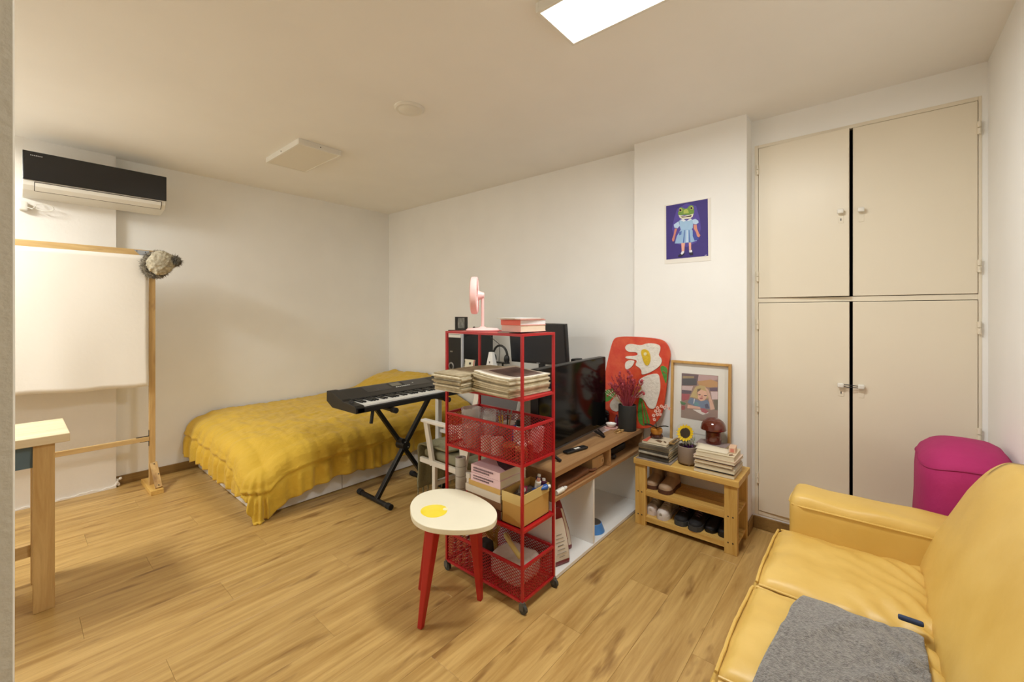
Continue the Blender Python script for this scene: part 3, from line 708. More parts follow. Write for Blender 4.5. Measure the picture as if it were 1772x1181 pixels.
o = solo('folded_cloth', 'dark blue cloth edge tucked between sofa seat and back', 'cloth', MB().rbox(1.576, 1.590, -0.112, -0.060, 0.474, 0.486, 0.004, n=6), mat('navy_cloth', (50, 62, 92), 0.9), smooth=True)

# pink pouf in the corner behind the sofa arm
pf = thing('pouf', 'bright pink fabric pouf standing in the corner beyond the sofa arm', 'pouf', (2.5, -0.28, 0))
PINKF = mat('magenta_fabric', (172, 34, 100), 0.8, var=0.12, vs=6, bump=0.3, bs=20)
def pouf_body():
    """soft upright drum: superellipse plan, domed top"""
    vs = []; fs = []; n = 48
    prof = [(0.90, 0.0), (0.97, 0.04), (1.0, 0.20), (1.02, 0.42), (1.0, 0.60), (0.975, 0.705), (0.945, 0.760), (0.87, 0.780), (0.70, 0.792), (0.45, 0.797), (0.2, 0.803), (0.0, 0.804)]
    for r, z in prof:
        for j in range(n):
            a = 2 * PI * j / n; c_, s_ = math.cos(a), math.sin(a)
            k = (abs(c_) ** 3.2 + abs(s_) ** 3.2) ** (-1 / 3.2)
            x = 2.50 + 0.245 * r * k * c_; y = -0.281 + 0.134 * r * k * s_
            zz = z - 0.05 * max(0.0, (r * k * s_)) ** 2 * (z > 0.5) - 0.03 * (r * k * c_) ** 2 * (z > 0.5)
            vs.append((x + 0.004 * nz(x * 9, y * 9, z * 7), max(-0.421, y + 0.004 * nz(x * 8, y * 8, z * 6 + 3)), zz))
    for i in range(len(prof) - 1):
        for j in range(n): fs.append((i * n + j, i * n + (j + 1) % n, (i + 1) * n + (j + 1) % n, (i + 1) * n + j))
    fs.append(tuple(range(n - 1, -1, -1)))
    ring = vs[6 * n:7 * n]
    return MB().add(vs, fs), ring + ring[:1]
pm_, pring = pouf_body()
pb = part(pf, 'body', pm_, PINKF, smooth=180)
part(pf, 'seam', MB().tube(pring, 0.003, 6), mat('magenta_seam', (150, 24, 84), 0.8), smooth=True)

# ================================================================== WALL UNIT AND RACK
ac = thing('air_conditioner', 'wall-mounted air conditioner with black front panel', 'air conditioner', (0.41, 4.25, 2.06))
bodyp = [(4.345, 2.095), (4.345, 2.372), (4.18, 2.372), (4.152, 2.36), (4.152, 2.180), (4.160, 2.150), (4.186, 2.122)]
part(ac, 'body', MB().prism(bodyp, 0.045, 0.772, f=fX), PLASTIC, bevel=0.004)
part(ac, 'front_panel', MB().box(0.045, 0.772, 4.138, 4.151, 2.18, 2.366), mat('ac_black_glass', (26, 25, 26), 0.22), bevel=0.003)
lou = [(4.147, 2.164), (4.158, 2.168), (4.172, 2.125), (4.163, 2.120)]
part(ac, 'louver', MB().prism([(4.1485, 2.168), (4.1535, 2.170), (4.160, 2.150), (4.186, 2.126), (4.182, 2.120), (4.1555, 2.145)], 0.10, 0.742, f=fX), PLASTIC, bevel=0.001)
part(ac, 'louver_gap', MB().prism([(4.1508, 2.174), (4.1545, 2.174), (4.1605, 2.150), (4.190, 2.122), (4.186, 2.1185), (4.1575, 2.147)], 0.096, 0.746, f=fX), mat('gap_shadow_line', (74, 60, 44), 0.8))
lg = MB()
for i in range(7): lg.box(0.078 + i * 0.008, 0.083 + i * 0.008, 4.1365, 4.138, 2.337, 2.343)
part(ac, 'logo', lg, mat('silver_print', (160, 160, 160), 0.4))
t = thing('power_plug', 'white power plug with a looped cable below the air conditioner', 'plug', (0.06, 4.32, 2.0))
part(t, 'plug_body', MB().rbox(0.030, 0.072, 4.29, 4.344, 2.005, 2.062, 0.008, n=5), PLASTIC, smooth=True)
cb = [(0.06, 4.30, 2.03), (0.09, 4.28, 2.015)]
for i in range(13):
    a = -0.6 + 2 * PI * i / 12
    cb.append((0.145 + 0.045 * math.cos(a + PI), 4.30 - 0.002 * i, 2.035 + 0.022 * math.sin(a + PI)))
cb.append((0.13, 4.325, 2.065))
part(t, 'cable', MB().tube(cb, 0.003, 6), PLASTIC, smooth=True)

rk = thing('hanging_rack', 'pine wood garment rack frame standing at the wall', 'rack', (0.0, 4.12, 0))
for xx in (0.681, -0.75):
    p = part(rk, 'post', MB().box(xx - 0.018, xx + 0.018, 4.10, 4.125, 0.03, 1.785), PINEZ, bevel=0.002)
    b = part(rk, 'base_block', MB().box(xx - 0.035, xx + 0.04, 3.945, 4.30, 0.0, 0.032), PINEY, bevel=0.002)
    br = MB().bar((xx + 0.004, 4.088, 0.20), (xx + 0.018, 3.985, 0.035), 0.042, 0.018, (0, 1, 0.6))
    br = part(rk, 'brace', br, PINEZ, bevel=0.0015)
    for f in (0.08, 0.5, 0.92):
        part(br, 'screw', MB().ball((xx + 0.004 + 0.014 * f + (0.012 if f == 0.5 else 0), 4.082 - 0.103 * f - 0.004, 0.203 - 0.165 * f + 0.004), 0.004, n=7, k=5), mat('dark_screw', (40, 30, 24), 0.5), smooth=True)
part(rk, 'top_bar', MB().box(-0.77, 0.664, 4.098, 4.127, 1.738, 1.785), PINEX, bevel=0.002)
part(rk, 'lower_bar', MB().box(-0.73, 0.662, 4.095, 4.12, 0.365, 0.398), PINEX, bevel=0.002)
for dx, zz in ((0.585, 1.757),):
    bk_ = part(rk, 'bracket', MB().prism([(0.575, 1.780), (0.662, 1.780), (0.662, 1.742), (0.612, 1.742)], 4.094, 4.0975, f=lambda a, b, c: (a, c, b)), STEEL)
    for q in (0.592, 0.64): part(bk_, 'screw', MB().ball((q, 4.0935, 1.772 if q < 0.6 else 1.768), 0.004, n=7, k=5), bpy.data.materials['dark_screw'], smooth=True)
part(rk, 'bracket', MB().box(0.59, 0.662, 4.10, 4.115, 0.398, 0.402).box(0.6605, 0.6635, 4.10, 4.115, 0.398, 0.445).box(0.6605, 0.6635, 4.10, 4.115, 0.325, 0.365).box(0.61, 0.662, 4.10, 4.115, 0.3615, 0.365), mat('dark_bracket', (70, 62, 52), 0.5, metal=0.6))
def hung_cloth():
    N, K = 60, 30; vs = []; fs = []
    for i in range(N + 1):
        x = -0.72 + 1.375 * i / N
        for j in range(K + 1):
            v = j / K; zb = 0.775 + 0.025 * (0.65 - x) / 0.7 + 0.01 * nz(x * 5, 0, 0)
            z = 1.742 + (zb - 1.742) * v
            yy = 4.088 + 0.010 * nz(x * 4, z * 1.5, 3) * v + 0.006 * math.sin(x * 14 + z * 2) * v - (0.012 * v ** 6)
            vs.append((x + 0.008 * nz(0, z * 4, 7) * v, yy, z))
    for i in range(N):
        for j in range(K):
            a = i * (K + 1) + j; fs.append((a, a + K + 1, a + K + 2, a + 1))
    return MB().add(vs, fs)
o = solo('hanging_cloth', 'plain white cotton cloth hanging from the pine rack', 'cloth', hung_cloth(), mat('white_cotton', (238, 232, 222), 0.9, bump=0.08, bs=40), smooth=180); solid(o, 0.0015, 0)
# wool hat perched on the rack's corner
ht = thing('wool_hat', 'chunky grey knitted hat with fur brim and pompom on the rack corner', 'hat', (0.70, 4.06, 1.58))
KN = mat('grey_knit', (196, 187, 164), 0.95, rgb2=(158, 148, 126), vs=50, bump=0.5, bs=70)
FURM = mat('grey_fur', (150, 141, 122), 0.95, rgb2=(96, 86, 70), vs=70, bump=0.4, bs=200, sheen=0.5)
def knit(d): return 1 + 0.13 * abs(math.sin(6.5 * d.x + 2.6 * nz(d.x, d.y, d.z, 2.2))) * abs(math.sin(6.0 * d.z + 2.2 * nz(d.z, d.x, d.y, 2.2))) + 0.03 * nz(d.x, d.y, d.z, 9)
crown = MB().ball((0.714, 4.000, 1.688), 0.078, (0.98, 0.72, 1.10), 72, 48, fn=knit)
crown.rot((0.714, 4.000, 1.688), ry=math.radians(30))
part(ht, 'crown', crown, KN, smooth=180)
def furtube(c, pts, r, n, seed):
    """shaggy roll: many short tapering tufts on a core"""
    rr = random.Random(seed); mb = MB(); mb.tube(pts, r * 0.75, 10)
    for i in range(n):
        k = rr.random() * (len(pts) - 1); a = int(k); f = k - a
        p = Vector(pts[a]).lerp(Vector(pts[min(a + 1, len(pts) - 1)]), f)
        d = Vector((rr.gauss(0, 1), rr.gauss(0, 1), rr.gauss(0, 1))).normalized()
        q = p + d * r * 0.55; e = p + d * r * rr.uniform(1.05, 1.5) + Vector((rr.gauss(0, 1), rr.gauss(0, 1), rr.gauss(0, 1))) * r * 0.18
        s = d.cross(Vector((rr.random(), rr.random(), rr.random()))).normalized() * r * 0.10; u = d.cross(s).normalized() * r * 0.10
        mb.add([q + s, q - s * 0.5 + u, q - s * 0.5 - u, e], [(0, 1, 3), (1, 2, 3), (2, 0, 3)])
    return mb
ring = []
for i in range(25):
    a = 2 * PI * i / 24
    loc = Vector((0.072 * math.cos(a), 0.0, 0.088 * math.sin(a)))
    R = Matrix.Rotation(math.radians(30), 3, 'Y')
    p = Vector((0.697, 4.036, 1.676)) + R @ loc
    ring.append(tuple(p))
part(ht, 'fur_brim', furtube(None, ring, 0.023, 3000, 3), FURM, smooth=True)
part(ht, 'pompom', furtube(None, [(0.786, 3.99, 1.710), (0.794, 3.99, 1.706)], 0.034, 1600, 5), FURM, smooth=True)

# ------------------------------------------------------------------ worktable at the alcove
tb = thing('work_table', 'pale pine table with thick top at the entrance wall', 'table', (-0.35, 2.98, 0))
PALE = wood('bleached_pine', (234, 218, 184), (214, 192, 152), 'X', 18, 0.55, shift=0.0)
for i, (a, b) in enumerate(((2.768, 2.905), (2.908, 3.045), (3.048, 3.185))):
    part(tb, 'top_board', MB().box(-0.95, 0.172, a, b, 0.738, 0.775), PALE, bevel=0.003)
for xx in (0.06, -0.9):
    for yy in (2.785, 3.10):
        part(tb, 'leg', MB().box(xx, xx + 0.066, yy, yy + 0.066, 0, 0.738), PINEZ, bevel=0.003)
part(tb, 'apron', MB().box(-0.834, 0.06, 2.80, 2.818, 0.64, 0.738), mat('blue_grey_paint', (88, 108, 118), 0.6))
part(tb, 'stretcher', MB().box(-0.834, 0.06, 3.12, 3.145, 0.13, 0.19), PINEX, bevel=0.002)
# ================================================================== EGG STOOL
so = [(1.122, 1.528), (1.165, 1.590), (1.235, 1.638), (1.305, 1.642), (1.365, 1.612), (1.412, 1.550), (1.425, 1.457), (1.412, 1.351), (1.385, 1.270), (1.345, 1.216), (1.287, 1.180), (1.241, 1.183), (1.182, 1.213), (1.127, 1.272), (1.087, 1.347), (1.079, 1.415), (1.092, 1.475)]
def smooth_poly(p, k=3):
    for _ in range(k):
        q = []
        for i in range(len(p)):
            a, b = p[i], p[(i + 1) % len(p)]
            q += [(0.75 * a[0] + 0.25 * b[0], 0.75 * a[1] + 0.25 * b[1]), (0.25 * a[0] + 0.75 * b[0], 0.25 * a[1] + 0.75 * b[1])]
        p = q
    return p
st = thing('stool', 'fried-egg stool with white top, yellow yolk and red legs', 'stool', (1.25, 1.42, 0))
part(st, 'seat', MB().prism(smooth_poly(so, 2), 0.432, 0.455), mat('egg_white_paint', (236, 230, 206), 0.45, var=0.03, vs=6), bevel=0.003)
yk = [(1.150, 1.500), (1.192, 1.518), (1.237, 1.492), (1.254, 1.445), (1.223, 1.398), (1.179, 1.385), (1.138, 1.410), (1.132, 1.457)]
part(st, 'yolk', MB().prism(smooth_poly(yk, 3), 0.455, 0.4558), mat('yolk_yellow', (240, 215, 40), 0.4, rgb2=(246, 226, 80), vs=14))
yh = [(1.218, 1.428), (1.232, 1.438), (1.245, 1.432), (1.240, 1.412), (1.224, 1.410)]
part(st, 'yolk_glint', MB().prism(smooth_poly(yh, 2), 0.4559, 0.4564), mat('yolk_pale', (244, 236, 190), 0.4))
for tp, bt in (((1.172, 1.425), (1.105, 1.434)), ((1.315, 1.325), (1.392, 1.368)), ((1.272, 1.545), (1.262, 1.634))):
    part(st, 'leg', MB().bar((tp[0], tp[1], 0.432), (bt[0], bt[1], 0.0), 0.056, 0.044, (0.3, -1, 0), w1=0.024, h1=0.022), REDW, bevel=0.004)

# ================================================================== RED CART
CX0, CX1, CY0, CY1 = 1.446, 1.685, 1.163, 1.660
cart = thing('rolling_cart', 'tall red metal rolling cart with mesh baskets', 'cart', ((CX0 + CX1) / 2, (CY0 + CY1) / 2, 0))
q = 0.006
for xx in (CX0, CX1):
    for yy in (CY0, CY1):
        part(cart, 'post', B(xx - q, xx + q, yy - q, yy + q, 0.045, 1.226), RED, bevel=0.001)
def rails(z, w=0.011):
    for (a, b, c, d) in ((CX0, CX1, CY0, CY0), (CX0, CX1, CY1, CY1), (CX0, CX0, CY0, CY1), (CX1, CX1, CY0, CY1)):
        if a == b: part(cart, 'rail', B(a - w / 2, a + w / 2, c + q, d - q, z - w, z), RED)
        else: part(cart, 'rail', B(a + q, b - q, c - w / 2, c + w / 2, z - w, z), RED)
for z in (1.226, 0.940, 0.812, 0.650, 0.358, 0.200, 0.055): rails(z)
for z in (1.2245, 0.9385, 0.3565):
    part(cart, 'shelf_sheet', B(CX0 + 0.005, CX1 - 0.005, CY0 + 0.005, CY1 - 0.005, z - 0.003, z), RED)
def mesh_panel(f, W, Hh, cw=0.0215, ch=0.0145, t=0.0014):
    """expanded-metal panel W x Hh: two families of thin slanting strands, clipped to the panel"""
    mb = MB(); m = ch / cw
    for sgn in (1, -1):
        c = -m * W if sgn > 0 else 0.0
        end = Hh if sgn > 0 else Hh + m * W
        while c < end:
            pts = []
            for a, b in ((0, c), (W, c + sgn * m * W)):
                pts.append([a, b])
            (a0, b0), (a1, b1) = pts
            def clip(bb): return (bb - c) / (sgn * m)
            lo, hi = 0.0, W
            e0, e1 = sorted((clip(0.0), clip(Hh)))
            lo = max(lo, e0); hi = min(hi, e1)
            if hi - lo > 0.004:
                p0 = (lo, c + sgn * m * lo); p1 = (hi, c + sgn * m * hi)
                n = Vector((-sgn * m, 1)).normalized() * t
                vs = []
                for dz in (-t * 0.6, t * 0.6):
                    for (u, v) in (p0, p1):
                        for k in (-1, 1): vs.append(f(u + n.x * k, v + n.y * k, dz))
                mb.add(vs, [(0, 1, 3, 2), (4, 6, 7, 5), (0, 2, 6, 4), (1, 5, 7, 3)])
            c += ch
    return mb
for z0, z1 in ((0.650, 0.801), (0.055, 0.189)):
    hh = z1 - z0
    for f, w in ((lambda u, v, d: (CX0 + d, CY0 + u, z0 + v), CY1 - CY0), (lambda u, v, d: (CX1 + d, CY0 + u, z0 + v), CY1 - CY0),
                 (lambda u, v, d: (CX0 + u, CY0 + d, z0 + v), CX1 - CX0), (lambda u, v, d: (CX0 + u, CY1 + d, z0 + v), CX1 - CX0)):
        part(cart, 'mesh_side', mesh_panel(f, w, hh), RED)
    part(cart, 'mesh_bottom', mesh_panel(lambda u, v, d: (CX0 + v, CY0 + u, z0 - 0.004 + d), CY1 - CY0, CX1 - CX0), RED)
for xx in (CX0, CX1):
    for yy in (CY0 + 0.0, CY1 - 0.0):
        c = part(cart, 'caster', MB().rod((xx, yy, 0.038), (xx, yy, 0.05), 0.011, 10).box(xx - 0.010, xx - 0.0075, yy - 0.012, yy + 0.012, 0.016, 0.042).box(xx + 0.0075, xx + 0.010, yy - 0.012, yy + 0.012, 0.016, 0.042), mat('caster_grey', (92, 92, 88), 0.5))
        part(c, 'wheel', MB().rod((xx - 0.007, yy - 0.006, 0.0195), (xx + 0.007, yy - 0.006, 0.0195), 0.0195, 16), mat('wheel_dark', (60, 62, 58), 0.6), smooth=True)

def booklet(name, label, cat, x0, x1, y0, y1, z, t, cov, page=None, rz=0.0, group=None, spine=None, sag=0.0, cov_t=0.0012):
    """book or magazine: two cover boards, a spine on one side and the page block between"""
    mb = MB(); c = min(cov_t, t * 0.25); i = 0.002
    mb.box(x0, x1, y0, y1, z, z + c).box(x0, x1, y0, y1, z + t - c, z + t)
    px0, px1, py0, py1 = x0 + i, x1 - i, y0 + i, y1 - i
    if spine == '-x': mb.box(x0, x0 + c, y0, y1, z + c, z + t - c); px0 = x0 + c
    if spine == '-y': mb.box(x0, x1, y0, y0 + c, z + c, z + t - c); py0 = y0 + c
    if spine == '+x': mb.box(x1 - c, x1, y0, y1, z + c, z + t - c); px1 = x1 - c
    mb.box(px0, px1, py0, py1, z + c, z + t - c, 1)
    if rz: mb.rot(((x0 + x1) / 2, (y0 + y1) / 2, z), rz=rz)
    return solo(name, label, cat, mb, [cov, page or PAPER], group=group)

# newspapers, slumped over the open shelf
NEWS = mat('newsprint', (206, 194, 166), 0.95, rgb2=(176, 162, 134), vs=30, bump=0.3, bs=50, bstretch=(1, 1, 60))
NEWSB = mat('newsprint_pale', (226, 216, 190), 0.95, rgb2=(200, 188, 160), vs=30, bump=0.3, bs=50, bstretch=(1, 1, 60))
NEWSC = mat('newsprint_aged', (178, 164, 134), 0.95, rgb2=(150, 136, 108), vs=30, bump=0.3, bs=50, bstretch=(1, 1, 60))
NEWSTOP = mat('newsprint_photo', (130, 108, 98), 0.8, rgb2=(84, 66, 62), vs=9, detail=2)
NEWSW = mat('newsprint_white', (226, 220, 204), 0.9, var=0.1, vs=20)
def newspaper(label, c, sx, sy, z, t, rz, curl, seed, top=None, group=None):
    rr = random.Random(seed); N, K = 16, 10; vs = []; fs = []; mi = []
    R = Matrix.Rotation(rz, 2)
    ddx = rr.uniform(-0.006, 0.006); ddy = rr.uniform(-0.006, 0.006)
    for lay in range(2):
        for i in range(N + 1):
            for j in range(K + 1):
                u = i / N - 0.5; v = j / K - 0.5
                zz = z + lay * t + curl(u, v) + 0.0003 * nz(u * 8 + seed, v * 8, lay)
                p = R @ Vector((u * sx + ddx, v * sy + ddy))
                vs.append((c[0] + p.x, c[1] + p.y, zz))
    M_ = (N + 1) * (K + 1)
    fl_ = []
    for i in range(N):
        for j in range(K):
            a = i * (K + 1) + j
            fl_.append(((a, a + 1, a + K + 2, a + K + 1), 0)); 
            u = (i + 0.5) / N - 0.5; v = (j + 0.5) / K - 0.5
            m_ = 0
            if top == 'photo': m_ = 1 if (u > -0.22 and u < 0.42 and v > -0.36 and v < 0.44) else 2
            fl_.append(((M_ + a, M_ + a + K + 1, M_ + a + K + 2, M_ + a + 1), m_))
    for i in range(N):
        a, b = i * (K + 1), (i + 1) * (K + 1); fl_.append(((a, b, M_ + b, M_ + a), 0))
        a, b = i * (K + 1) + K, (i + 1) * (K + 1) + K; fl_.append(((b, a, M_ + a, M_ + b), 0))
    for j in range(K):
        a, b = j, j + 1; fl_.append(((b, a, M_ + a, M_ + b), 0))
        a, b = N * (K + 1) + j, N * (K + 1) + j + 1; fl_.append(((a, b, M_ + b, M_ + a), 0))
    mb = MB(); mb.v = vs; mb.f = [f for f, m in fl_]; mb.m = [m for f, m in fl_]
    solo('newspaper', label, 'newspaper', mb, [(NEWS, NEWSB, NEWSC, NEWSB)[seed * 7 % 4], NEWSTOP, NEWSW], smooth=40, group=group)
z = 0.941
ORD = ['lowest', 'second lowest', 'third lowest', 'fourth lowest', 'fifth lowest', 'sixth lowest', 'seventh lowest', 'eighth lowest', 'ninth lowest', 'second from top', 'topmost']
for i in range(10):
    k = i / 9
    newspaper(('folded newspaper with a brown photo, topmost of the near pile on the cart' if i == 9 else 'folded newspaper, %s of the near pile on the red cart' % ORD[i]),
              (1.556 - 0.004 * (i % 3), 1.310 + 0.003 * (i % 2)), 0.285, 0.235, z, 0.0075, -0.06 + 0.03 * ((i * 37 % 10) / 10 - 0.5), (lambda k: (lambda u, v: (0.004 + 0.014 * k) * ((v + 0.5) ** 2) + 0.010 * k * (0.5 - u) * 0.8 + 0.006 * k * max(0, u) * 2))(k), i, 'photo' if i == 9 else None, 'newspapers in the near pile')
    z += 0.0080
z = 0.941
for i in range(11):
    k = i / 10
    newspaper(('folded newspaper, topmost of the pile overhanging the cart shelf' if i == 10 else 'folded newspaper, %s of the pile overhanging the cart shelf' % ORD[i]),
              (1.548 + 0.012 * math.sin(i * 1.9) - (0.008 if i > 5 else 0), 1.545 + 0.003 * math.sin(i * 2.3)), 0.40, 0.195, z, 0.0068, 0.02 * math.sin(i * 1.7), (lambda k: (lambda u, v: 0.006 * k * math.sin(PI * (u + 0.5))))(k), 20 + i, None, 'newspapers in the overhanging pile')
    z += 0.0078

# fan on the cart top
PINKP = mat('pale_pink_plastic', (240, 196, 192), 0.4)
fx, fy = 1.580, 1.535
fan = thing('desk_fan', 'small pale pink desk fan on top of the red cart', 'fan', (fx, fy, 1.226))
part(fan, 'base', MB().lathe([(0.0, 0), (0.085, 0), (0.087, 0.006), (0.078, 0.013), (0.02, 0.017), (0.012, 0.022)], (fx, fy, 1.226), 32), PINKP, smooth=True)
part(fan, 'pole', MB().rod((fx, fy, 1.24), (fx, fy, 1.412), 0.0075, 12), PINKP, smooth=True)
fn_ = Vector((-0.6455, 0.7638, 0)); hc = Vector((fx, fy, 1.41)) + fn_ * 0.024
def around(axis, c, prof, n=28):
    """surface of revolution round a horizontal axis through c"""
    a = Vector(axis).normalized(); u = a.cross(Vector((0, 0, 1))).normalized(); w = Vector((0, 0, 1)); vs = []; fs = []
    for r, d in prof:
        for j in range(n):
            t_ = 2 * PI * j / n; vs.append(Vector(c) + a * d + u * (r * math.cos(t_)) + w * (r * math.sin(t_)))
    for i in range(len(prof) - 1):
        for j in range(n): fs.append((i * n + j, i * n + (j + 1) % n, (i + 1) * n + (j + 1) % n, (i + 1) * n + j))
    return MB().add(vs, fs)
part(fan, 'motor', around(fn_, hc, [(0.0, -0.034), (0.014, -0.032), (0.020, -0.015), (0.026, 0.0), (0.0, 0.0)]), PINKP, smooth=True)
part(fan, 'guard_ring', around(fn_, hc, [(0.088, 0.0), (0.096, 0.004), (0.098, 0.018), (0.096, 0.032), (0.088, 0.036), (0.086, 0.018), (0.088, 0.0)]), PINKP, smooth=True)
cg = MB(); U = fn_.cross(Vector((0, 0, 1))).normalized()
for i in range(20):
    a = 2 * PI * i / 20; d = U * math.cos(a) + Vector((0, 0, 1)) * math.sin(a)
    cg.rod(hc + d * 0.02 + fn_ * 0.036, hc + d * 0.092 + fn_ * 0.034, 0.0016, 5).rod(hc + d * 0.02 + fn_ * 0.0, hc + d * 0.092 + fn_ * 0.002, 0.0016, 5)
part(fan, 'guard', cg, PINKP)
part(fan, 'hub', around(fn_, hc, [(0.0, 0.042), (0.018, 0.040), (0.022, 0.034), (0.0, 0.030)]), PINKP, smooth=True)
for i in range(4):
    a = 2 * PI * i / 4 + 0.4; d = U * math.cos(a) + Vector((0, 0, 1)) * math.sin(a); e = fn_.cross(d)
    part(fan, 'blade', MB().add([hc + fn_ * 0.014 + d * 0.012, hc + fn_ * 0.024 + d * 0.03 + e * 0.03, hc + fn_ * 0.026 + d * 0.08 + e * 0.03, hc + fn_ * 0.012 + d * 0.082 - e * 0.02, hc + fn_ * 0.010 + d * 0.03 - e * 0.012], [(0, 1, 2, 3, 4)]), PINKP)

# books on the cart top
booklet('book', 'thin purple booklet under the stack on the cart top', 'book', 1.462, 1.60, 1.252, 1.325, 1.226, 0.006, mat('purple_cover', (62, 52, 96), 0.5))
booklet('book', 'thick cream paged book on the cart top, spine turned away', 'book', 1.475, 1.668, 1.195, 1.310, 1.2325, 0.030, mat('cream_cover', (226, 186, 174), 0.5), spine='-x')
booklet('book', 'white paged book with coral cover on the cart top', 'book', 1.472, 1.668, 1.195, 1.312, 1.263, 0.024, mat('coral_cover', (226, 104, 84), 0.5), mat('white_pages', (232, 234, 236), 0.8, bump=0.2, bs=40, bstretch=(1, 1, 40)), spine='-x')
booklet('magazine', 'thin pink magazine near the top of the cart books', 'magazine', 1.46, 1.655, 1.19, 1.31, 1.2875, 0.004, mat('rose_cover', (226, 168, 160), 0.5), rz=0.05)
booklet('magazine', 'thin white magazine lying topmost on the cart books', 'magazine', 1.455, 1.63, 1.20, 1.325, 1.292, 0.004, mat('white_cover', (232, 232, 228), 0.4), rz=-0.08)

# ---------------- upper basket contents
CLEAR = glass('clear_plastic', (226, 228, 224), 0.08, 0.34)
def cup(name, label, cat, x, y, z, r, h, m, lidm=None, fill=None, taper=1.0, group=None):
    t = thing(name, label, cat, (x, y, z), group)
    part(t, 'wall', MB().lathe([(0.0, 0.001), (r * taper, 0.001), (r, h), (r - 0.0025, h), (r * taper - 0.0025, 0.004), (0.0, 0.004)], (x, y, z), 24), m, smooth=True)
    if fill: part(t, 'contents', MB().lathe([(0.0, 0.005), (r * taper - 0.004, 0.005), (r * 0.96 - 0.004, h * 0.6), (0.0, h * 0.62)], (x, y, z), 20), fill, smooth=True)
    if lidm: part(t, 'lid', MB().lathe([(0.0, h), (r + 0.002, h), (r + 0.002, h + 0.012), (0.0, h + 0.013)], (x, y, z), 24), lidm, smooth=True)
    return t
bz = 0.651
cup('plastic_tub', 'large clear plastic tub standing in the upper basket', 'tub', 1.545, 1.585, bz, 0.052, 0.175, CLEAR, taper=0.85)
cup('jar', 'jar of orange paint in the upper basket', 'jar', 1.485, 1.515, bz, 0.034, 0.10, CLEAR, PLASTIC, mat('orange_paint', (206, 120, 36), 0.5))
cup('drinking_glass', 'tall clear glass beside the plastic tub', 'glass', 1.60, 1.50, bz, 0.034, 0.165, glass('thin_glass', (240, 242, 242), 0.02, 0.25), taper=0.8)
cup('drinking_glass', 'round clear goblet among the brushes in the basket', 'glass', 1.545, 1.455, bz, 0.034, 0.155, glass('thin_glass'), taper=0.6)
cup('drinking_glass', 'short clear glass at the back of the upper basket', 'glass', 1.64, 1.585, bz, 0.030, 0.14, glass('thin_glass'), taper=0.85)
cup('paint_pot', 'small white paint pot nearest the plastic tub', 'pot', 1.482, 1.415, bz, 0.026, 0.058, PLASTIC, PLASTIC)
cup('paint_pot', 'white paint pot in the middle of the upper basket', 'pot', 1.485, 1.345, bz, 0.029, 0.064, PLASTIC, PLASTIC)
cup('jar', 'brown glass jar with pale ring in the upper basket', 'jar', 1.482, 1.268, bz, 0.028, 0.055, mat('brown_jar', (120, 62, 34), 0.3), mat('amber_lid', (178, 130, 80), 0.4))
cup('jar', 'small brown jar at the near corner of the basket', 'jar', 1.484, 1.203, bz, 0.024, 0.048, mat('brown_jar', (120, 62, 34), 0.3), mat('amber_lid', (178, 130, 80), 0.4))
cup('jar', 'pink pigment jar at the back of the upper basket', 'jar', 1.645, 1.41, bz, 0.028, 0.10, mat('pink_pigment', (196, 120, 130), 0.5), PLASTIC)
cup('brush_pot', 'short grey pot holding the paint brushes', 'pot', 1.59, 1.395, bz, 0.030, 0.10, mat('grey_pot', (120, 116, 110), 0.6))
BR = [('ochre-handled paint brush standing in the basket', (196, 150, 40)), ('yellow-handled paint brush standing in the basket', (222, 180, 70)), ('dark-handled paint brush standing in the basket', (70, 50, 36)), ('bare wooden paint brush standing in the basket', (190, 150, 100))]
for i, (lb, cl) in enumerate(BR):
    bx, by = 1.578 + 0.008 * i, 1.385 + 0.008 * (i % 2)
    b_ = thing('paint_brush', lb, 'brush', (bx, by, bz + 0.006))
    tpx, tpy = bx - 0.022 + 0.012 * i, by + 0.015 - 0.012 * i
    part(b_, 'handle', MB().rod((bx, by, bz + 0.006), (tpx, tpy, bz + 0.165), 0.0035, 8), mat('brush_%d' % i, cl, 0.4), smooth=True)
    part(b_, 'ferrule', MB().rod((tpx, tpy, bz + 0.16), (tpx + (tpx - bx) * 0.12, tpy + (tpy - by) * 0.12, bz + 0.182), 0.0042, 8), STEEL, smooth=True)
def tubeobj(label, x, y, z, rx, rz, L, col, cap, name='paint_tube', cat='paint tube'):
    """squeezed paint tube: flat crimped end, round shoulder, cap"""
    t = thing(name, label, cat, (x, y, z)); n = 14
    secs = [(0.0, 0.017, 0.0015), (0.12, 0.0165, 0.004), (0.5, 0.0155, 0.010), (0.86, 0.0145, 0.0145), (0.90, 0.007, 0.007), (0.93, 0.006, 0.006)]
    vs = []; fs = []
    for f, a, b in secs:
        for j in range(n):
            th = 2 * PI * j / n; vs.append((x + a * math.cos(th), y + b * math.sin(th), z + f * L))
    for i in range(len(secs) - 1):
        for j in range(n): fs.append((i * n + j, i * n + (j + 1) % n, (i + 1) * n + (j + 1) % n, (i + 1) * n + j))
    fs.append(tuple(range(n - 1, -1, -1))); fs.append(tuple((len(secs) - 1) * n + j for j in range(n)))
    part(t, 'tube_body', MB().add(vs, fs).rot((x, y, z), rz=rz, rx=rx), col, smooth=True)
    part(t, 'cap', MB().lathe([(0.0, 0.92 * L), (0.009, 0.92 * L), (0.0085, 1.06 * L), (0.0, 1.065 * L)], (x, y, z), 12).rot((x, y, z), rz=rz, rx=rx), cap, smooth=True)
BLUE = mat('tube_blue', (38, 84, 160), 0.4); MAG = mat('tube_magenta', (168, 36, 96), 0.4); TWH = mat('tube_white', (224, 222, 214), 0.4)
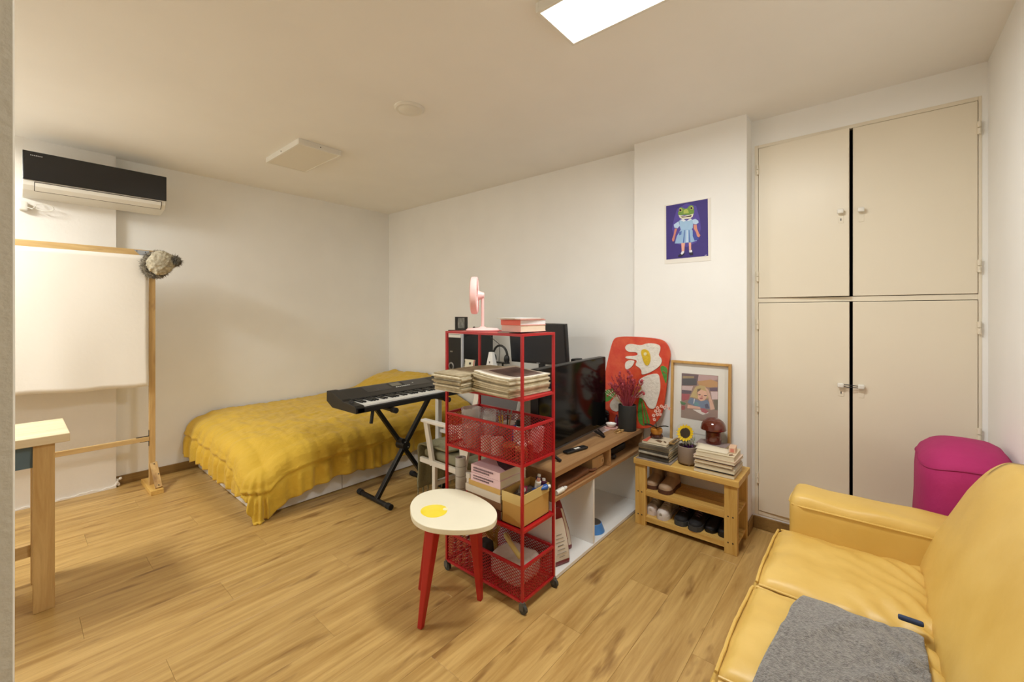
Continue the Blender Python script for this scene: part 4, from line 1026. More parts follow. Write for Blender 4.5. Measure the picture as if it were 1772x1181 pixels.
tubeobj('blue paint tube leaning in the upper basket', 1.545, 1.315, bz + 0.012, 0.25, 0.5, 0.135, BLUE, BLACK)
cup('glue_bottle', 'translucent white bottle with black cap in the basket', 'bottle', 1.545, 1.262, bz, 0.027, 0.115, mat('milky_plastic', (206, 206, 198), 0.4), None)
bt_ = bpy.data.objects['glue_bottle']
part(bt_, 'shoulder', MB().lathe([(0.026, 0.112), (0.012, 0.135), (0.0, 0.137)], (1.545, 1.262, bz), 20), mat('milky_plastic', (206, 206, 198), 0.4), smooth=True)
part(bt_, 'cap', MB().lathe([(0.0, 0.135), (0.013, 0.135), (0.013, 0.162), (0.0, 0.164)], (1.545, 1.262, bz), 16), BLACK, smooth=True)
o = solo('paint_box', 'small pink and white carton at the cart corner basket', 'box', MB().obox((1.635, 1.225, bz + 0.062), (0.058, 0.05, 0.115), rz=0.3, rx=0.08), mat('pink_print_card', (222, 200, 200), 0.6, rgb2=(196, 130, 134), vs=22), bevel=0.001)
for i, (a, b, cc) in enumerate(((1.515, 1.205, (222, 210, 196)), (1.54, 1.192, (214, 160, 140)), (1.515, 1.235, (230, 226, 216)))):
    solo('modelling_clay_ball', ('cream', 'peach', 'white')[i] + ' clay ball at the near end of the upper basket', 'clay ball', MB().ball((a, b, bz + 0.072 if i == 1 else bz + 0.062), 0.012, n=12, k=8), mat('clay_%d' % i, cc, 0.7), smooth=True)
for i, (a, b) in enumerate(((1.515, 1.205), (1.54, 1.192), (1.515, 1.235))):
    solo('matchbox', ('tan', 'rust', 'olive')[i] + ' little carton under a clay ball in the basket', 'box', MB().box(a - 0.011, a + 0.011, b - 0.0095, b + 0.0095, bz, bz + (0.060 if i == 1 else 0.0498)), mat('carton_%d' % i, ((170, 110, 70), (150, 70, 50), (130, 120, 70))[i], 0.7))

# ---------------- middle shelf: books, paper roll, box of paint tubes
sz = 0.359
t = thing('paper_roll', 'upright roll of grey-white paper on the cart shelf', 'paper roll', (1.497, 1.612, sz))
part(t, 'roll', MB().lathe([(0.012, 0), (0.027, 0), (0.027, 0.215), (0.012, 0.215), (0.012, 0.0)], (1.497, 1.612, sz), 20), mat('grey_paper', (186, 180, 172), 0.85, var=0.1, vs=30), smooth=True)
for k in (0.06, 0.12, 0.17): part(t, 'paper_edge', MB().lathe([(0.0272, k), (0.0280, k + 0.002), (0.0272, k + 0.004)], (1.497, 1.612, sz), 20, close=False), mat('grey_paper_edge', (150, 144, 136), 0.85), smooth=True)
PINKB = mat('pale_pink_cover', (226, 192, 198), 0.5); 
stack = [('book', 'maroon book at the bottom of the cart shelf stack', 0.040, (90, 34, 36), None), ('book', 'brown clothbound book second from bottom of the shelf stack', 0.038, (130, 96, 70), None), ('book', 'white spined art book in the shelf stack', 0.034, (222, 214, 200), None), ('book', 'mustard spined book in the shelf stack', 0.026, (206, 166, 96), None), ('book', 'thick pale pink book, lower of the pink pair', 0.037, None, 1), ('book', 'thick pale pink book with dark cover picture, topmost on the shelf stack', 0.038, None, 2)]
z = sz + 0.0005
for i, (nm, lb, th, cl, pk) in enumerate(stack):
    m_ = PINKB if pk else mat('shelf_book_%d' % i, cl, 0.55)
    y0, y1 = (1.306, 1.498) if pk else (1.300 + 0.004 * (i % 2), 1.515 + 0.01 * (i % 3))
    o = booklet(nm, lb, 'book', 1.458 + 0.003 * (i % 2), 1.655, y0, y1, z, th, m_, spine='-x', rz=0.02 * math.sin(i * 2))
    if pk:
        ROOT[o] = Vector(o.location)
        g = MB()
        for r_ in range(2):
            yy = y1 - 0.02
            k_ = 0
            while yy > y0 + 0.045 + r_ * 0.03:
                w_ = 0.004 + 0.004 * ((k_ * 7 + r_ * 3) % 3) / 2
                g.box(1.4555, 1.4575, yy - w_, yy, z + th * (0.62 - 0.34 * r_), z + th * (0.80 - 0.34 * r_)); yy -= w_ + 0.0028; k_ += 1
        part(o, 'spine_lettering', g, mat('grey_print', (120, 96, 104), 0.6))
        if pk == 2:
            part(o, 'cover_picture', MB().prism([(1.50, 1.31), (1.64, 1.31), (1.65, 1.40), (1.58, 1.44), (1.53, 1.38)], z + th, z + th + 0.0006), mat('plum_print', (74, 40, 52), 0.5))
    z += th + 0.0006
CARD = mat('cardboard', (198, 156, 84), 0.85, var=0.06, vs=10)
bx = thing('cardboard_box', 'open cardboard box of paint tubes on the cart shelf', 'box', (1.568, 1.237, sz))
a0, a1, b0, b1, h1 = 1.460, 1.672, 1.180, 1.294, 0.502
part(bx, 'box_bottom', B(a0, a1, b0, b1, sz, sz + 0.003), CARD)
for nm, bb in (('box_side', (a0, a0 + 0.003, b0, b1)), ('box_side', (a1 - 0.003, a1, b0, b1)), ('box_side', (a0, a1, b0, b0 + 0.003)), ('box_side', (a0, a1, b1 - 0.003, b1))):
    part(bx, nm, B(bb[0], bb[1], bb[2], bb[3], sz, h1), CARD)
part(bx, 'tape', MB().box(a0 - 0.001, a1 + 0.001, b0 - 0.001, b1 + 0.001, h1 - 0.040, h1 + 0.001).box(a0 + 0.003, a1 - 0.003, b0 + 0.003, b1 - 0.003, h1 - 0.05, h1 + 0.002) if False else MB().box(a0 - 0.0012, a1 + 0.0012, b0 - 0.0012, b0 - 0.0001, h1 - 0.042, h1).box(a0 - 0.0012, a0 - 0.0001, b0, b1, h1 - 0.045, h1), mat('packing_tape', (214, 188, 122), 0.35))
part(bx, 'contents_bed', MB().rbox(a0 + 0.004, a1 - 0.004, b0 + 0.004, b1 - 0.004, sz + 0.003, h1 - 0.034, 0.01, per=(14, 10, 4), fn=lambda p, t: Vector((p.x, p.y, p.z + 0.012 * nz(p.x * 40, p.y * 40, 1) * (t[2] > 0.9)))), mat('jumbled_tubes', (70, 66, 72), 0.5, rgb2=(150, 140, 130), vs=45))
tubeobj('blue paint tube lying across the cardboard box', 1.585, 1.215, h1 - 0.018, 1.45, 0.9, 0.085, BLUE, TWH)
tubeobj('magenta paint tube lying in the cardboard box', 1.60, 1.275, h1 - 0.020, 1.40, -0.9, 0.08, MAG, TWH)
tubeobj('white paint tube with peach nozzle standing in the box', 1.615, 1.212, h1 - 0.045, 0.25, -0.4, 0.078, TWH, mat('peach_cap', (206, 150, 130), 0.5))
tubeobj('navy paint tube standing at the back of the box', 1.652, 1.24, h1 - 0.045, 0.2, 0.9, 0.07, mat('tube_navy', (40, 40, 80), 0.4), TWH)
tubeobj('grey metal paint tube lying near the box front', 1.515, 1.225, h1 - 0.018, 1.45, 2.2, 0.07, STEEL, BLACK)
tubeobj('plum paint tube standing at the box corner', 1.655, 1.205, h1 - 0.045, 0.1, 0.2, 0.06, mat('tube_plum', (92, 40, 66), 0.4), TWH)
solo('palette_knife', 'silver palette knife poking out of the cardboard box', 'palette knife', MB().bar((1.495, 1.250, h1 - 0.022), (1.480, 1.200, h1 + 0.010), 0.012, 0.002).bar((1.495, 1.250, h1 - 0.022), (1.500, 1.272, h1 - 0.030), 0.005, 0.005), STEEL)

# ---------------- lower basket contents
lz = 0.0565
STRIPE = mat('candle_white', (216, 206, 200), 0.5)
for i in range(4):
    y_ = 1.63 - 0.045 * i; x_ = 1.472
    c_ = thing('twisted_candle', ('twisted red and white candle at the cart corner post', 'second twisted candle along the lower basket mesh', 'third twisted candle along the lower basket mesh', 'twisted candle partly behind the stool leg')[i], 'candle', (x_, y_, lz))
    part(c_, 'candle_body', MB().rod((x_, y_, lz), (x_ + 0.004, y_ - 0.004, lz + 0.168), 0.0085, 12), mat('candle_red', (132, 36, 38), 0.5), smooth=True)
    sp = [(x_ + 0.004 * k / 60 + 0.0088 * math.cos(k * 0.75), y_ - 0.004 * k / 60 + 0.0088 * math.sin(k * 0.75), lz + 0.004 + 0.16 * k / 60) for k in range(61)]
    part(c_, 'spiral', MB().tube(sp, 0.0024, 5), STRIPE, smooth=True)
def bagfn(p, t): return Vector((p.x + 0.010 * nz(p.x * 12, p.y * 12, p.z * 12), p.y + 0.012 * nz(p.y * 11, p.z * 11, 4), p.z + 0.014 * nz(p.x * 9, p.y * 9, 2) * t[2]))
solo('plastic_bag', 'crumpled grey-white plastic bag in the lower basket', 'bag', MB().rbox(1.475, 1.655, 1.205, 1.40, lz + 0.001, lz + 0.115, 0.035, n=16, fn=lambda p, t: Vector((p.x + 0.010 * nz(p.x * 12, p.y * 12, p.z * 12), p.y + 0.012 * nz(p.y * 11, p.z * 11, 4), p.z + 0.014 * nz(p.x * 9, p.y * 9, 2) * t[2]))), mat('bag_plastic', (200, 190, 182), 0.35, rgb2=(226, 220, 214), vs=14, bump=0.4, bs=40), smooth=180)
arc = [(1.50 + 0.0 * i, 1.385 - 0.20 * i / 14, lz + 0.140 + 0.045 * math.sin(PI * i / 14)) for i in range(15)]
arc = [(1.555 + 0.055 * math.cos(PI * i / 14 + 0.6), 1.30 + 0.075 * math.cos(PI * i / 14 - 0.2), lz + 0.138 + 0.050 * math.sin(PI * i / 14)) for i in range(15)]
solo('headband', 'pale yellow curved headband on the plastic bag', 'headband', MB().tube(arc, 0.011, 10), mat('pale_yellow', (214, 198, 128), 0.5), smooth=True)
t = thing('woven_basket', 'small yellow woven basket in the lower cart basket', 'basket', (1.60, 1.52, lz))
part(t, 'side', mesh_panel(lambda u, v, d: (1.60 + (0.045 + d) * math.cos(u / 0.045), 1.49 + (0.045 + d) * math.sin(u / 0.045), lz + v), 0.28, 0.16, 0.012, 0.010, 0.0016), mat('raffia', (190, 150, 66), 0.8))
part(t, 'bottom', MB().lathe([(0.0, 0.0), (0.045, 0.0), (0.045, 0.004), (0.0, 0.004)], (1.60, 1.49, lz), 20), mat('raffia', (190, 150, 66), 0.8))
solo('tool_pouch', 'dark tool pouch standing in the lower basket', 'pouch', MB().rbox(1.50, 1.56, 1.43, 1.50, lz + 0.001, lz + 0.125, 0.012, n=6, fn=bagfn), mat('dark_canvas', (46, 40, 38), 0.9), smooth=True)

# ================================================================== WHITE ARMCHAIR (faces the keyboard)
ch = thing('armchair', 'white wooden armchair with throw, facing the keyboard', 'chair', (2.02, 2.08, 0))
for xx in (1.815, 2.235):
    part(ch, 'armrest', MB().box(xx - 0.022, xx + 0.022, 1.86, 2.33, 0.578, 0.597), WHITEW, bevel=0.004)
    part(ch, 'leg', MB().bar((xx, 2.295, 0.578), (xx, 2.225, 0.30), 0.020, 0.040, (0, 1, 0)), WHITEW, bevel=0.002)
    part(ch, 'leg', MB().bar((xx, 1.95, 0.578), (xx, 1.92, 0.30), 0.020, 0.040, (0, 1, 0)), WHITEW, bevel=0.002)
    part(ch, 'side_rail', MB().box(xx - 0.012, xx + 0.012, 1.86, 2.35, 0.302, 0.335), WHITEW, bevel=0.002)
    part(ch, 'skid', MB().box(xx - 0.012, xx + 0.012, 1.86, 2.22, 0.0, 0.032).box(xx - 0.012, xx + 0.012, 2.19, 2.22, 0.032, 0.302).box(xx - 0.012, xx + 0.012, 1.86, 1.89, 0.032, 0.302), WHITEW, bevel=0.002)
    part(ch, 'back_post', MB().bar((xx, 1.93, 0.335), (xx, 1.79, 0.88), 0.022, 0.036, (0, 1, 0)), WHITEW, bevel=0.002)
part(ch, 'front_rail', B(1.827, 2.223, 2.19, 2.215, 0.17, 0.20), WHITEW, bevel=0.002)
part(ch, 'seat', MB().rbox(1.84, 2.21, 1.90, 2.355, 0.325, 0.385, 0.022, n=8), mat('olive_upholstery', (142, 138, 112), 0.9), smooth=True)
part(ch, 'backrest', MB().obox((2.025, 1.852, 0.63), (0.39, 0.018, 0.42), rx=math.radians(14.4)), mat('grey_upholstery', (150, 146, 144), 0.9), bevel=0.006)
def chair_throw():
    N, K = 26, 44; vs = []; fs = []
    for i in range(N + 1):
        x = 1.838 + 0.365 * i / N
        for j in range(K + 1):
            s = j / K * 0.62
            if s < 0.28: yy, z = 2.095 + s, 0.402
            elif s < 0.34:
                a = (s - 0.28) / 0.06 * PI / 2; yy = 2.375 + 0.035 * math.sin(a); z = 0.402 - 0.035 * (1 - math.cos(a))
            else: yy = 2.41 + 0.02 * (s - 0.34); z = 0.367 - (s - 0.34)
            z += 0.010 * nz(x * 9, s * 8, 2) + 0.006 * nz(x * 22, s * 14, 4); yy += 0.012 * nz(x * 10, s * 5, 7) + 0.006 * math.sin(x * 60) * (s > 0.3)
            vs.append((x if s < 0.3 else x + 0.01 * nz(x * 8, s * 9, 5), yy, max(z, 0.05)))
    for i in range(N):
        for j in range(K):
            a = i * (K + 1) + j; fs.append((a, a + K + 1, a + K + 2, a + 1))
    return MB().add(vs, fs)
t = thing('throw', 'olive grey throw draped over the white armchair seat', 'blanket', (1.97, 2.15, 0.1))
OLV = mat('olive_grey_wool', (150, 146, 116), 0.95, var=0.15, vs=12, bump=0.5, bs=60)
o = part(t, 'cloth', chair_throw(), OLV, smooth=180); solid(o, 0.010, 1.0)
for i in range(9):
    x = 1.845 + 0.043 * i
    part(t, 'tassel', MB().tube([(x, 2.422, 0.095), (x + 0.003, 2.424, 0.06), (x - 0.003 + 0.006 * (i % 2), 2.426, 0.022)], 0.005, 6, radii=[0.006, 0.005, 0.003]), OLV, smooth=True)

# ================================================================== COMPUTER DESK AND EQUIPMENT
cd = thing('computer_desk', 'white computer desk along the wall under the monitor', 'desk', (2.6, 2.3, 0))
part(cd, 'desktop', B(2.33, 2.905, 1.66, 2.87, 0.715, 0.74), WHITE, bevel=0.002)
for yy in (1.70, 2.83):
    for xx in (2.37, 2.87): part(cd, 'leg', B(xx - 0.02, xx + 0.02, yy - 0.02, yy + 0.02, 0, 0.715), WHITE, bevel=0.002)
part(cd, 'back_board', B(2.885, 2.90, 1.72, 2.81, 0.30, 0.715), mat('grey_board', (168, 162, 158), 0.7))
part(cd, 'shelf', B(2.36, 2.88, 2.52, 2.80, 0.30, 0.325), WHITE, bevel=0.002)
DZ = 0.7405
pc = thing('computer_tower', 'black computer tower with silver-edged front on the desk', 'computer', (2.56, 2.67, DZ))
PX0, PX1, PY0, PY1, PZ = 2.42, 2.80, 2.590, 2.765, 1.172
part(pc, 'case', B(PX0 + 0.02, PX1, PY0, PY1, DZ, PZ), BLACKG, bevel=0.003)
part(pc, 'front_bezel', B(PX0, PX0 + 0.019, PY0 + 0.012, PY1, DZ, PZ), BLACK, bevel=0.003)
part(pc, 'trim_strip', B(PX0 - 0.001, PX0 + 0.019, PY0, PY0 + 0.0115, DZ, PZ), mat('silver_plastic', (190, 192, 198), 0.3))
dr = part(pc, 'drive', B(PX0 - 0.003, PX0, PY0 + 0.014, PY1 - 0.004, PZ - 0.062, PZ - 0.012), PLASTIC, bevel=0.001)
part(dr, 'slot', B(PX0 - 0.0036, PX0 - 0.003, PY0 + 0.022, PY1 - 0.02, PZ - 0.038, PZ - 0.035), BLACK)
part(pc, 'button', MB().box(PX0 - 0.003, PX0, PY1 - 0.06, PY1 - 0.03, 0.985, 0.995), STEEL)
part(pc, 'power_ring', around((-1, 0, 0), (PX0, PY1 - 0.045, 0.865), [(0.034, 0.0), (0.034, 0.004), (0.022, 0.006), (0.022, 0.0)], 24), STEEL, smooth=True)
t = thing('photo_frame', 'small black photo frame standing on the computer tower', 'photo frame', (2.55, 2.68, PZ))
t2 = 0.112
part(t, 'frame', MB().box(2.495, 2.507, 2.612, 2.640, PZ + 0.0005, PZ + t2).box(2.495, 2.507, 2.730, 2.760, PZ + 0.0005, PZ + t2).box(2.495, 2.507, 2.640, 2.730, PZ + 0.0005, PZ + 0.014).box(2.495, 2.507, 2.640, 2.730, PZ + t2 - 0.008, PZ + t2), BLACK, bevel=0.001)
part(t, 'picture', B(2.500, 2.503, 2.640, 2.730, PZ + 0.014, PZ + t2 - 0.008), mat('grey_photo', (150, 152, 146), 0.4, rgb2=(98, 100, 98), vs=25))
solo('sunglasses', 'pair of dark sunglasses lying on the computer tower', 'glasses', MB().ball((2.64, 2.67, PZ + 0.013), 0.018, (0.4, 1, 0.7), 12, 8).ball((2.66, 2.615, PZ + 0.013), 0.018, (0.4, 1, 0.7), 12, 8).rod((2.644, 2.66, PZ + 0.018), (2.656, 2.625, PZ + 0.018), 0.002, 6), BLACK, smooth=True)

mn = thing('computer_monitor', 'large black computer monitor on the white desk', 'monitor', (2.64, 1.92, DZ))
MS = mat('monitor_screen', (34, 36, 42), 0.3)
mA = math.radians(7)
def tilt(mb): return mb.rot((2.60, 1.92, 1.08), ry=-mA, rz=math.radians(4))
part(mn, 'bezel', tilt(MB().rbox(2.595, 2.640, 1.69, 2.20, 0.925, 1.238, 0.006, n=4)), BLACK, smooth=True)
part(mn, 'screen', tilt(MB().box(2.5925, 2.5955, 1.70, 2.19, 0.945, 1.230)), MS)
part(mn, 'logo', tilt(MB().box(2.5915, 2.595, 1.925, 1.955, 0.931, 0.935)), mat('silver_print', (160, 160, 160), 0.4))
part(mn, 'neck', MB().box(2.65, 2.675, 1.92, 1.97, DZ, 1.06), BLACK, bevel=0.002)
part(mn, 'stand_base', MB().rbox(2.56, 2.75, 1.82, 2.07, DZ, DZ + 0.012, 0.005, n=6), BLACK, smooth=True)
solo('speaker', 'small black speaker box beside the monitor', 'speaker', MB().rbox(2.70, 2.80, 1.662, 1.710, DZ, DZ + 0.235, 0.008, n=5), BLACK, smooth=True)
hp = thing('headphones', 'black over-ear headphones propped up on the desk', 'headphones', (2.50, 2.24, DZ))
ha = [(2.50, 2.235 + 0.075 * math.cos(PI * i / 20), 0.985 + 0.085 * math.sin(PI * i / 20) - 0.01) for i in range(21)]
part(hp, 'band', MB().tube(ha, 0.009, 8), BLACK, smooth=True)
for s_ in (-1, 1):
    part(hp, 'ear_cup', MB().ball((2.50, 2.235 + s_ * 0.068, 0.955), 0.038, (0.55, 0.62, 1.0), 16, 10), BLACK, smooth=True)
part(hp, 'hanger_stand', MB().rod((2.53, 2.235, DZ), (2.53, 2.235, 0.925), 0.008, 10).lathe([(0.0, 0), (0.07, 0), (0.07, 0.01), (0.0, 0.012)], (2.53, 2.235, DZ), 20).box(2.495, 2.535, 2.165, 2.305, 0.918, 0.928), BLACK, smooth=True)
t = thing('metronome', 'white pyramid metronome standing before the headphones', 'metronome', (2.40, 2.235, DZ))
part(t, 'pedestal', B(2.375, 2.425, 2.20, 2.27, DZ, 0.918), WHITE, bevel=0.002)
mt = MB(); a, b, zz0, zz1 = 0.034, 0.018, 0.9185, 1.015
mt.add([(2.40 - a * .7, 2.235 - a, zz0), (2.40 + a * .7, 2.235 - a, zz0), (2.40 + a * .7, 2.235 + a, zz0), (2.40 - a * .7, 2.235 + a, zz0), (2.40 - b * .7, 2.235 - b, zz1), (2.40 + b * .7, 2.235 - b, zz1), (2.40 + b * .7, 2.235 + b, zz1), (2.40 - b * .7, 2.235 + b, zz1)], [(0, 3, 2, 1), (4, 5, 6, 7), (0, 1, 5, 4), (1, 2, 6, 5), (2, 3, 7, 6), (3, 0, 4, 7)])
part(t, 'casing', mt, WHITE, bevel=0.002)
part(t, 'slot', MB().box(2.3745, 2.379, 2.232, 2.238, 0.93, 0.945), BLACK)
t = thing('desk_calendar', 'small white card with spiral binding in front of the tower', 'card', (2.40, 2.50, DZ))
cc = MB().obox((2.405, 2.487, 0.90), (0.006, 0.115, 0.078), ry=0.2)
part(t, 'card', cc, mat('card_white', (222, 214, 188), 0.7))
part(t, 'card_stand', MB().box(2.405, 2.43, 2.43, 2.54, DZ, 0.862), WHITE)
for i in range(5): part(t, 'binding_ring', around((0, 1, 0), (2.40, 2.538, 0.875 + 0.012 * i), [(0.004, -0.004), (0.0055, 0), (0.004, 0.004)], 10), BLACK)
part(t, 'drawing', MB().obox((2.4010, 2.475, 0.908), (0.002, 0.020, 0.018), ry=0.2), mat('ink', (40, 40, 34), 0.7))
part(t, 'red_edge', MB().obox((2.4010, 2.433, 0.90), (0.002, 0.008, 0.076), ry=0.2), mat('red_ink', (170, 50, 44), 0.7))
solo('cable', 'black cable hanging behind the headphones', 'cable', MB().tube([(2.60, 2.585, PZ - 0.03), (2.61, 2.45, 1.12), (2.61, 2.345, 1.06), (2.60, 2.33, 0.99), (2.60, 2.34, 0.90), (2.61, 2.36, DZ + 0.004)], 0.0028, 6), BLACK, smooth=True)

# ================================================================== TV BENCH
tvb = thing('tv_bench', 'low oak and white media bench with open compartments', 'tv bench', (2.26, 1.38, 0))
BX0, BX1, BY0, BY1 = 1.715, 2.800, 1.180, 1.585
part(tvb, 'top', B(BX0, BX1, BY0, BY1, 0.506, 0.533), OAK, bevel=0.0015)
part(tvb, 'shelf', B(BX0, BX1, BY0, BY1, 0.386, 0.404), OAK, bevel=0.0015)
for a in (BX0, 2.302, BX1 - 0.018): part(tvb, 'upright', B(a, a + 0.018, BY0 + 0.004, BY1, 0.404, 0.506), OAK)
part(tvb, 'back_panel', B(BX0, BX1, BY1 - 0.006, BY1, 0.404, 0.506), OAK)
for a in (BX0, 2.104, BX1 - 0.018): part(tvb, 'white_upright', B(a, a + 0.018, BY0 + 0.003, BY1, 0.022, 0.386), WHITE, bevel=0.001)
part(tvb, 'bottom', B(BX0, BX1, BY0, BY1, 0.004, 0.022), WHITE, bevel=0.001)
part(tvb, 'plinth', B(BX0 + 0.02, BX1 - 0.02, BY0 + 0.02, BY1 - 0.02, 0.0, 0.004), DARK)
tv = thing('television', 'flat screen television on the media bench', 'television', (2.14, 1.335, 0.533))
tR = math.atan2(0.045, 0.81)
def tvr(mb): return mb.rot((2.14, 1.327, 0.8), rz=tR)
part(tv, 'housing', tvr(MB().rbox(1.735, 2.545, 1.315, 1.365, 0.572, 1.030, 0.006, n=4)), BLACK, smooth=True)
part(tv, 'screen', tvr(MB().box(1.742, 2.538, 1.3125, 1.3155, 0.584, 1.024)), mat('tv_screen', (6, 6, 7), 0.10, spec=0.28))
part(tv, 'lower_bezel', tvr(MB().box(1.737, 2.543, 1.312, 1.3165, 0.573, 0.583)), mat('bezel_grey', (54, 54, 56), 0.35))
for xx in (1.86, 2.40):
    part(tv, 'foot', tvr(MB().bar((xx, 1.34, 0.575), (xx, 1.255, 0.539), 0.014, 0.012).bar((xx, 1.34, 0.575), (xx, 1.425, 0.539), 0.014, 0.012)), BLACK)
tz = 0.5335
rc = thing('remote_control', 'black remote control lying on the media bench front', 'remote', (2.08, 1.275, tz))
R_ = math.radians(-12)
part(rc, 'body', MB().rbox(1.985, 2.155, 1.255, 1.297, tz, tz + 0.016, 0.007, n=6).rot((2.07, 1.276, tz), rz=R_), BLACK, smooth=True)
part(rc, 'label_strip', MB().box(2.055, 2.095, 1.262, 1.278, tz + 0.016, tz + 0.017).rot((2.07, 1.276, tz), rz=R_), PLASTIC)
for i in range(4): part(rc, 'button', MB().lathe([(0.0, 0.016), (0.005, 0.016), (0.005, 0.0175), (0.0, 0.018)], (2.115 + 0.011 * i - 0.1 * (i > 1), 1.277, tz), 10).rot((2.07, 1.276, tz), rz=R_), bpy.data.materials['dark_grey_plastic'], smooth=True)
solo('paper_sheet', 'pale printed sheet lying beneath the coaster', 'paper', MB().box(2.47, 2.66, 1.33, 1.45, tz, tz + 0.0008), mat('pink_grey_paper', (206, 190, 186), 0.8, rgb2=(176, 150, 150), vs=20))
solo('stylus_pen', 'black pen lying slantwise on the media bench', 'pen', MB().rod((2.560, 1.415, tz + 0.0070), (2.445, 1.300, tz + 0.0062), 0.006, 10), BLACK, smooth=True)
t = thing('coaster', 'round pink patterned coaster below the white bowl', 'coaster', (2.640, 1.346, tz))
part(t, 'disc', MB().lathe([(0.0, 0), (0.046, 0), (0.046, 0.005), (0.0, 0.005)], (2.640, 1.346, tz + 0.001), 28), mat('coaster_pink', (206, 150, 140), 0.7), smooth=True)
part(t, 'pattern_ring', MB().lathe([(0.038, 0.0061), (0.043, 0.0066), (0.043, 0.0061)], (2.640, 1.346, tz), 28, close=False), mat('coaster_white', (226, 214, 206), 0.7))
t = thing('bowl', 'small white ceramic bowl on the pink coaster', 'bowl', (2.645, 1.348, tz + 0.0065))
part(t, 'shell', MB().lathe([(0.0, 0.0), (0.016, 0.0), (0.030, 0.012), (0.036, 0.024), (0.034, 0.024), (0.027, 0.012), (0.014, 0.005), (0.0, 0.004)], (2.645, 1.348, tz + 0.0065), 28), mat('white_ceramic', (236, 234, 228), 0.2), smooth=True)
part(t, 'mark', MB().lathe([(0.010, 0.0056), (0.014, 0.0062)], (2.645, 1.348, tz + 0.0065), 16, close=False), mat('grey_print', (120, 96, 104), 0.6))
for i in range(4):
    a = (2.560 + 0.020 * i, 1.262 - 0.003 * (i % 2))
    solo('bracelet', ('beaded bracelet nearest the stylus pen', 'second gold bracelet in the row before the bowl', 'third gold bracelet in the row before the bowl', 'gold bracelet at the bench edge end of the row')[i], 'bracelet', MB().tube([(a[0] + 0.016 * math.cos(2 * PI * k / 16), a[1] + 0.020 * math.sin(2 * PI * k / 16), tz + 0.004 + 0.0062 * (i % 2)) for k in range(17)], 0.003, 6), mat('gold_beads', (200, 160, 100), 0.35, metal=0.4), smooth=True)
# vase of dried flowers
vx, vy = 2.672, 1.243
vs_ = thing('vase', 'dark charcoal cylinder vase on the bench end', 'vase', (vx, vy, tz))
part(vs_, 'body', MB().lathe([(0.0, 0.0), (0.056, 0.0), (0.059, 0.004), (0.059, 0.168), (0.055, 0.170), (0.053, 0.166), (0.053, 0.02), (0.0, 0.018)], (vx, vy, tz), 36), mat('charcoal_ceramic', (48, 50, 50), 0.7, bump=0.1, bs=80), smooth=True)
part(vs_, 'filling', MB().lathe([(0.0, 0.150), (0.052, 0.150), (0.052, 0.145), (0.0, 0.145)], (vx, vy, tz), 24), mat('dried_moss', (70, 46, 40), 0.9))
rr = random.Random(11)
FM = [mat('dried_crimson', (150, 44, 62), 0.9, rgb2=(172, 66, 80), vs=40), mat('dried_rose', (176, 74, 84), 0.9), mat('dried_plum', (112, 36, 54), 0.9)]
bq = thing('dried_flowers', 'bouquet of dried crimson flowers in the charcoal vase', 'dried flowers', (vx, vy, tz + 0.15))
for i in range(84):
    a = rr.uniform(0, 2 * PI); sp = rr.uniform(0.0, 1.0) ** 0.7
    dx, dy = math.cos(a) * sp * 0.125 * (0.7 if math.cos(a) > 0 else 1.1), math.sin(a) * sp * 0.13
    hgt = rr.uniform(0.13, 0.24) - 0.06 * sp
    # keep clear of the television and the egg panel
    dx = min(dx, 0.040)
    b0 = Vector((vx + dx * 0.2, vy + dy * 0.2, tz + 0.150)); b1 = Vector((vx + dx, vy + dy, tz + 0.165 + hgt)); bm_ = b0.lerp(b1, 0.5) + Vector((-dx * 0.08, -dy * 0.08, 0.01))
    mb = MB().tube([b0, bm_, b1], 0.0014, 5)
    st_ = len(mb.v)
    kind = i % 3
    d = (b1 - bm_).normalized()
    if kind < 2:   # feathery plume: short barbs up the upper half of the stem
        for k in range(26):
            f = rr.uniform(0.15, 1.0); p = bm_.lerp(b1, f); s_ = Vector((rr.gauss(0, 1), rr.gauss(0, 1), rr.gauss(0.9, 0.5))).normalized()
            e = p + s_ * rr.uniform(0.009, 0.018); w = s_.cross(Vector((0.3, 0.5, 0.1))).normalized() * 0.0024
            mb.add([p - w, p + w, e], [(0, 1, 2)])
            w2 = s_.cross(w).normalized() * 0.0024; mb.add([p - w2, p + w2, e], [(0, 1, 2)])
    else:
        mb.ball(b1, 0.0085, (1, 1, 1.3), 8, 6, fn=lambda d_: 1 + 0.2 * nz(d_.x * 5, d_.y * 5, d_.z * 5))
    part(bq, 'flower_stem', mb, FM[i % 3 if kind < 2 else 1], smooth=False)
for i in range(9):
    a = PI * 0.55 + 0.07 * i; b1 = Vector((vx - 0.06 - 0.008 * (i % 4), vy + 0.05 + 0.010 * i, tz + 0.235 + 0.012 * (i % 3)))
    mb = MB().tube([(vx - 0.01, vy + 0.01, tz + 0.15), (vx - 0.04, vy + 0.04 + 0.003 * i, tz + 0.20), b1], 0.001, 5).ball(b1, 0.0045, n=7, k=5)
    part(bq, 'white_sprig', mb, mat('dried_white', (214, 206, 180), 0.9), smooth=True)
bqx = 2.690; bqy = 1.445
t = thing('ceramic_pot', 'black lidded round pot behind the television end', 'pot', (bqx, bqy, tz))
part(t, 'body', MB().lathe([(0.0, 0), (0.045, 0), (0.056, 0.02), (0.056, 0.075), (0.050, 0.080), (0.0, 0.080)], (bqx, bqy, tz), 28), BLACKG, smooth=True)
part(t, 'lid', MB().lathe([(0.053, 0.080), (0.050, 0.090), (0.030, 0.104), (0.012, 0.110), (0.012, 0.120), (0.0, 0.122)], (bqx, bqy, tz), 28), BLACKG, smooth=True)
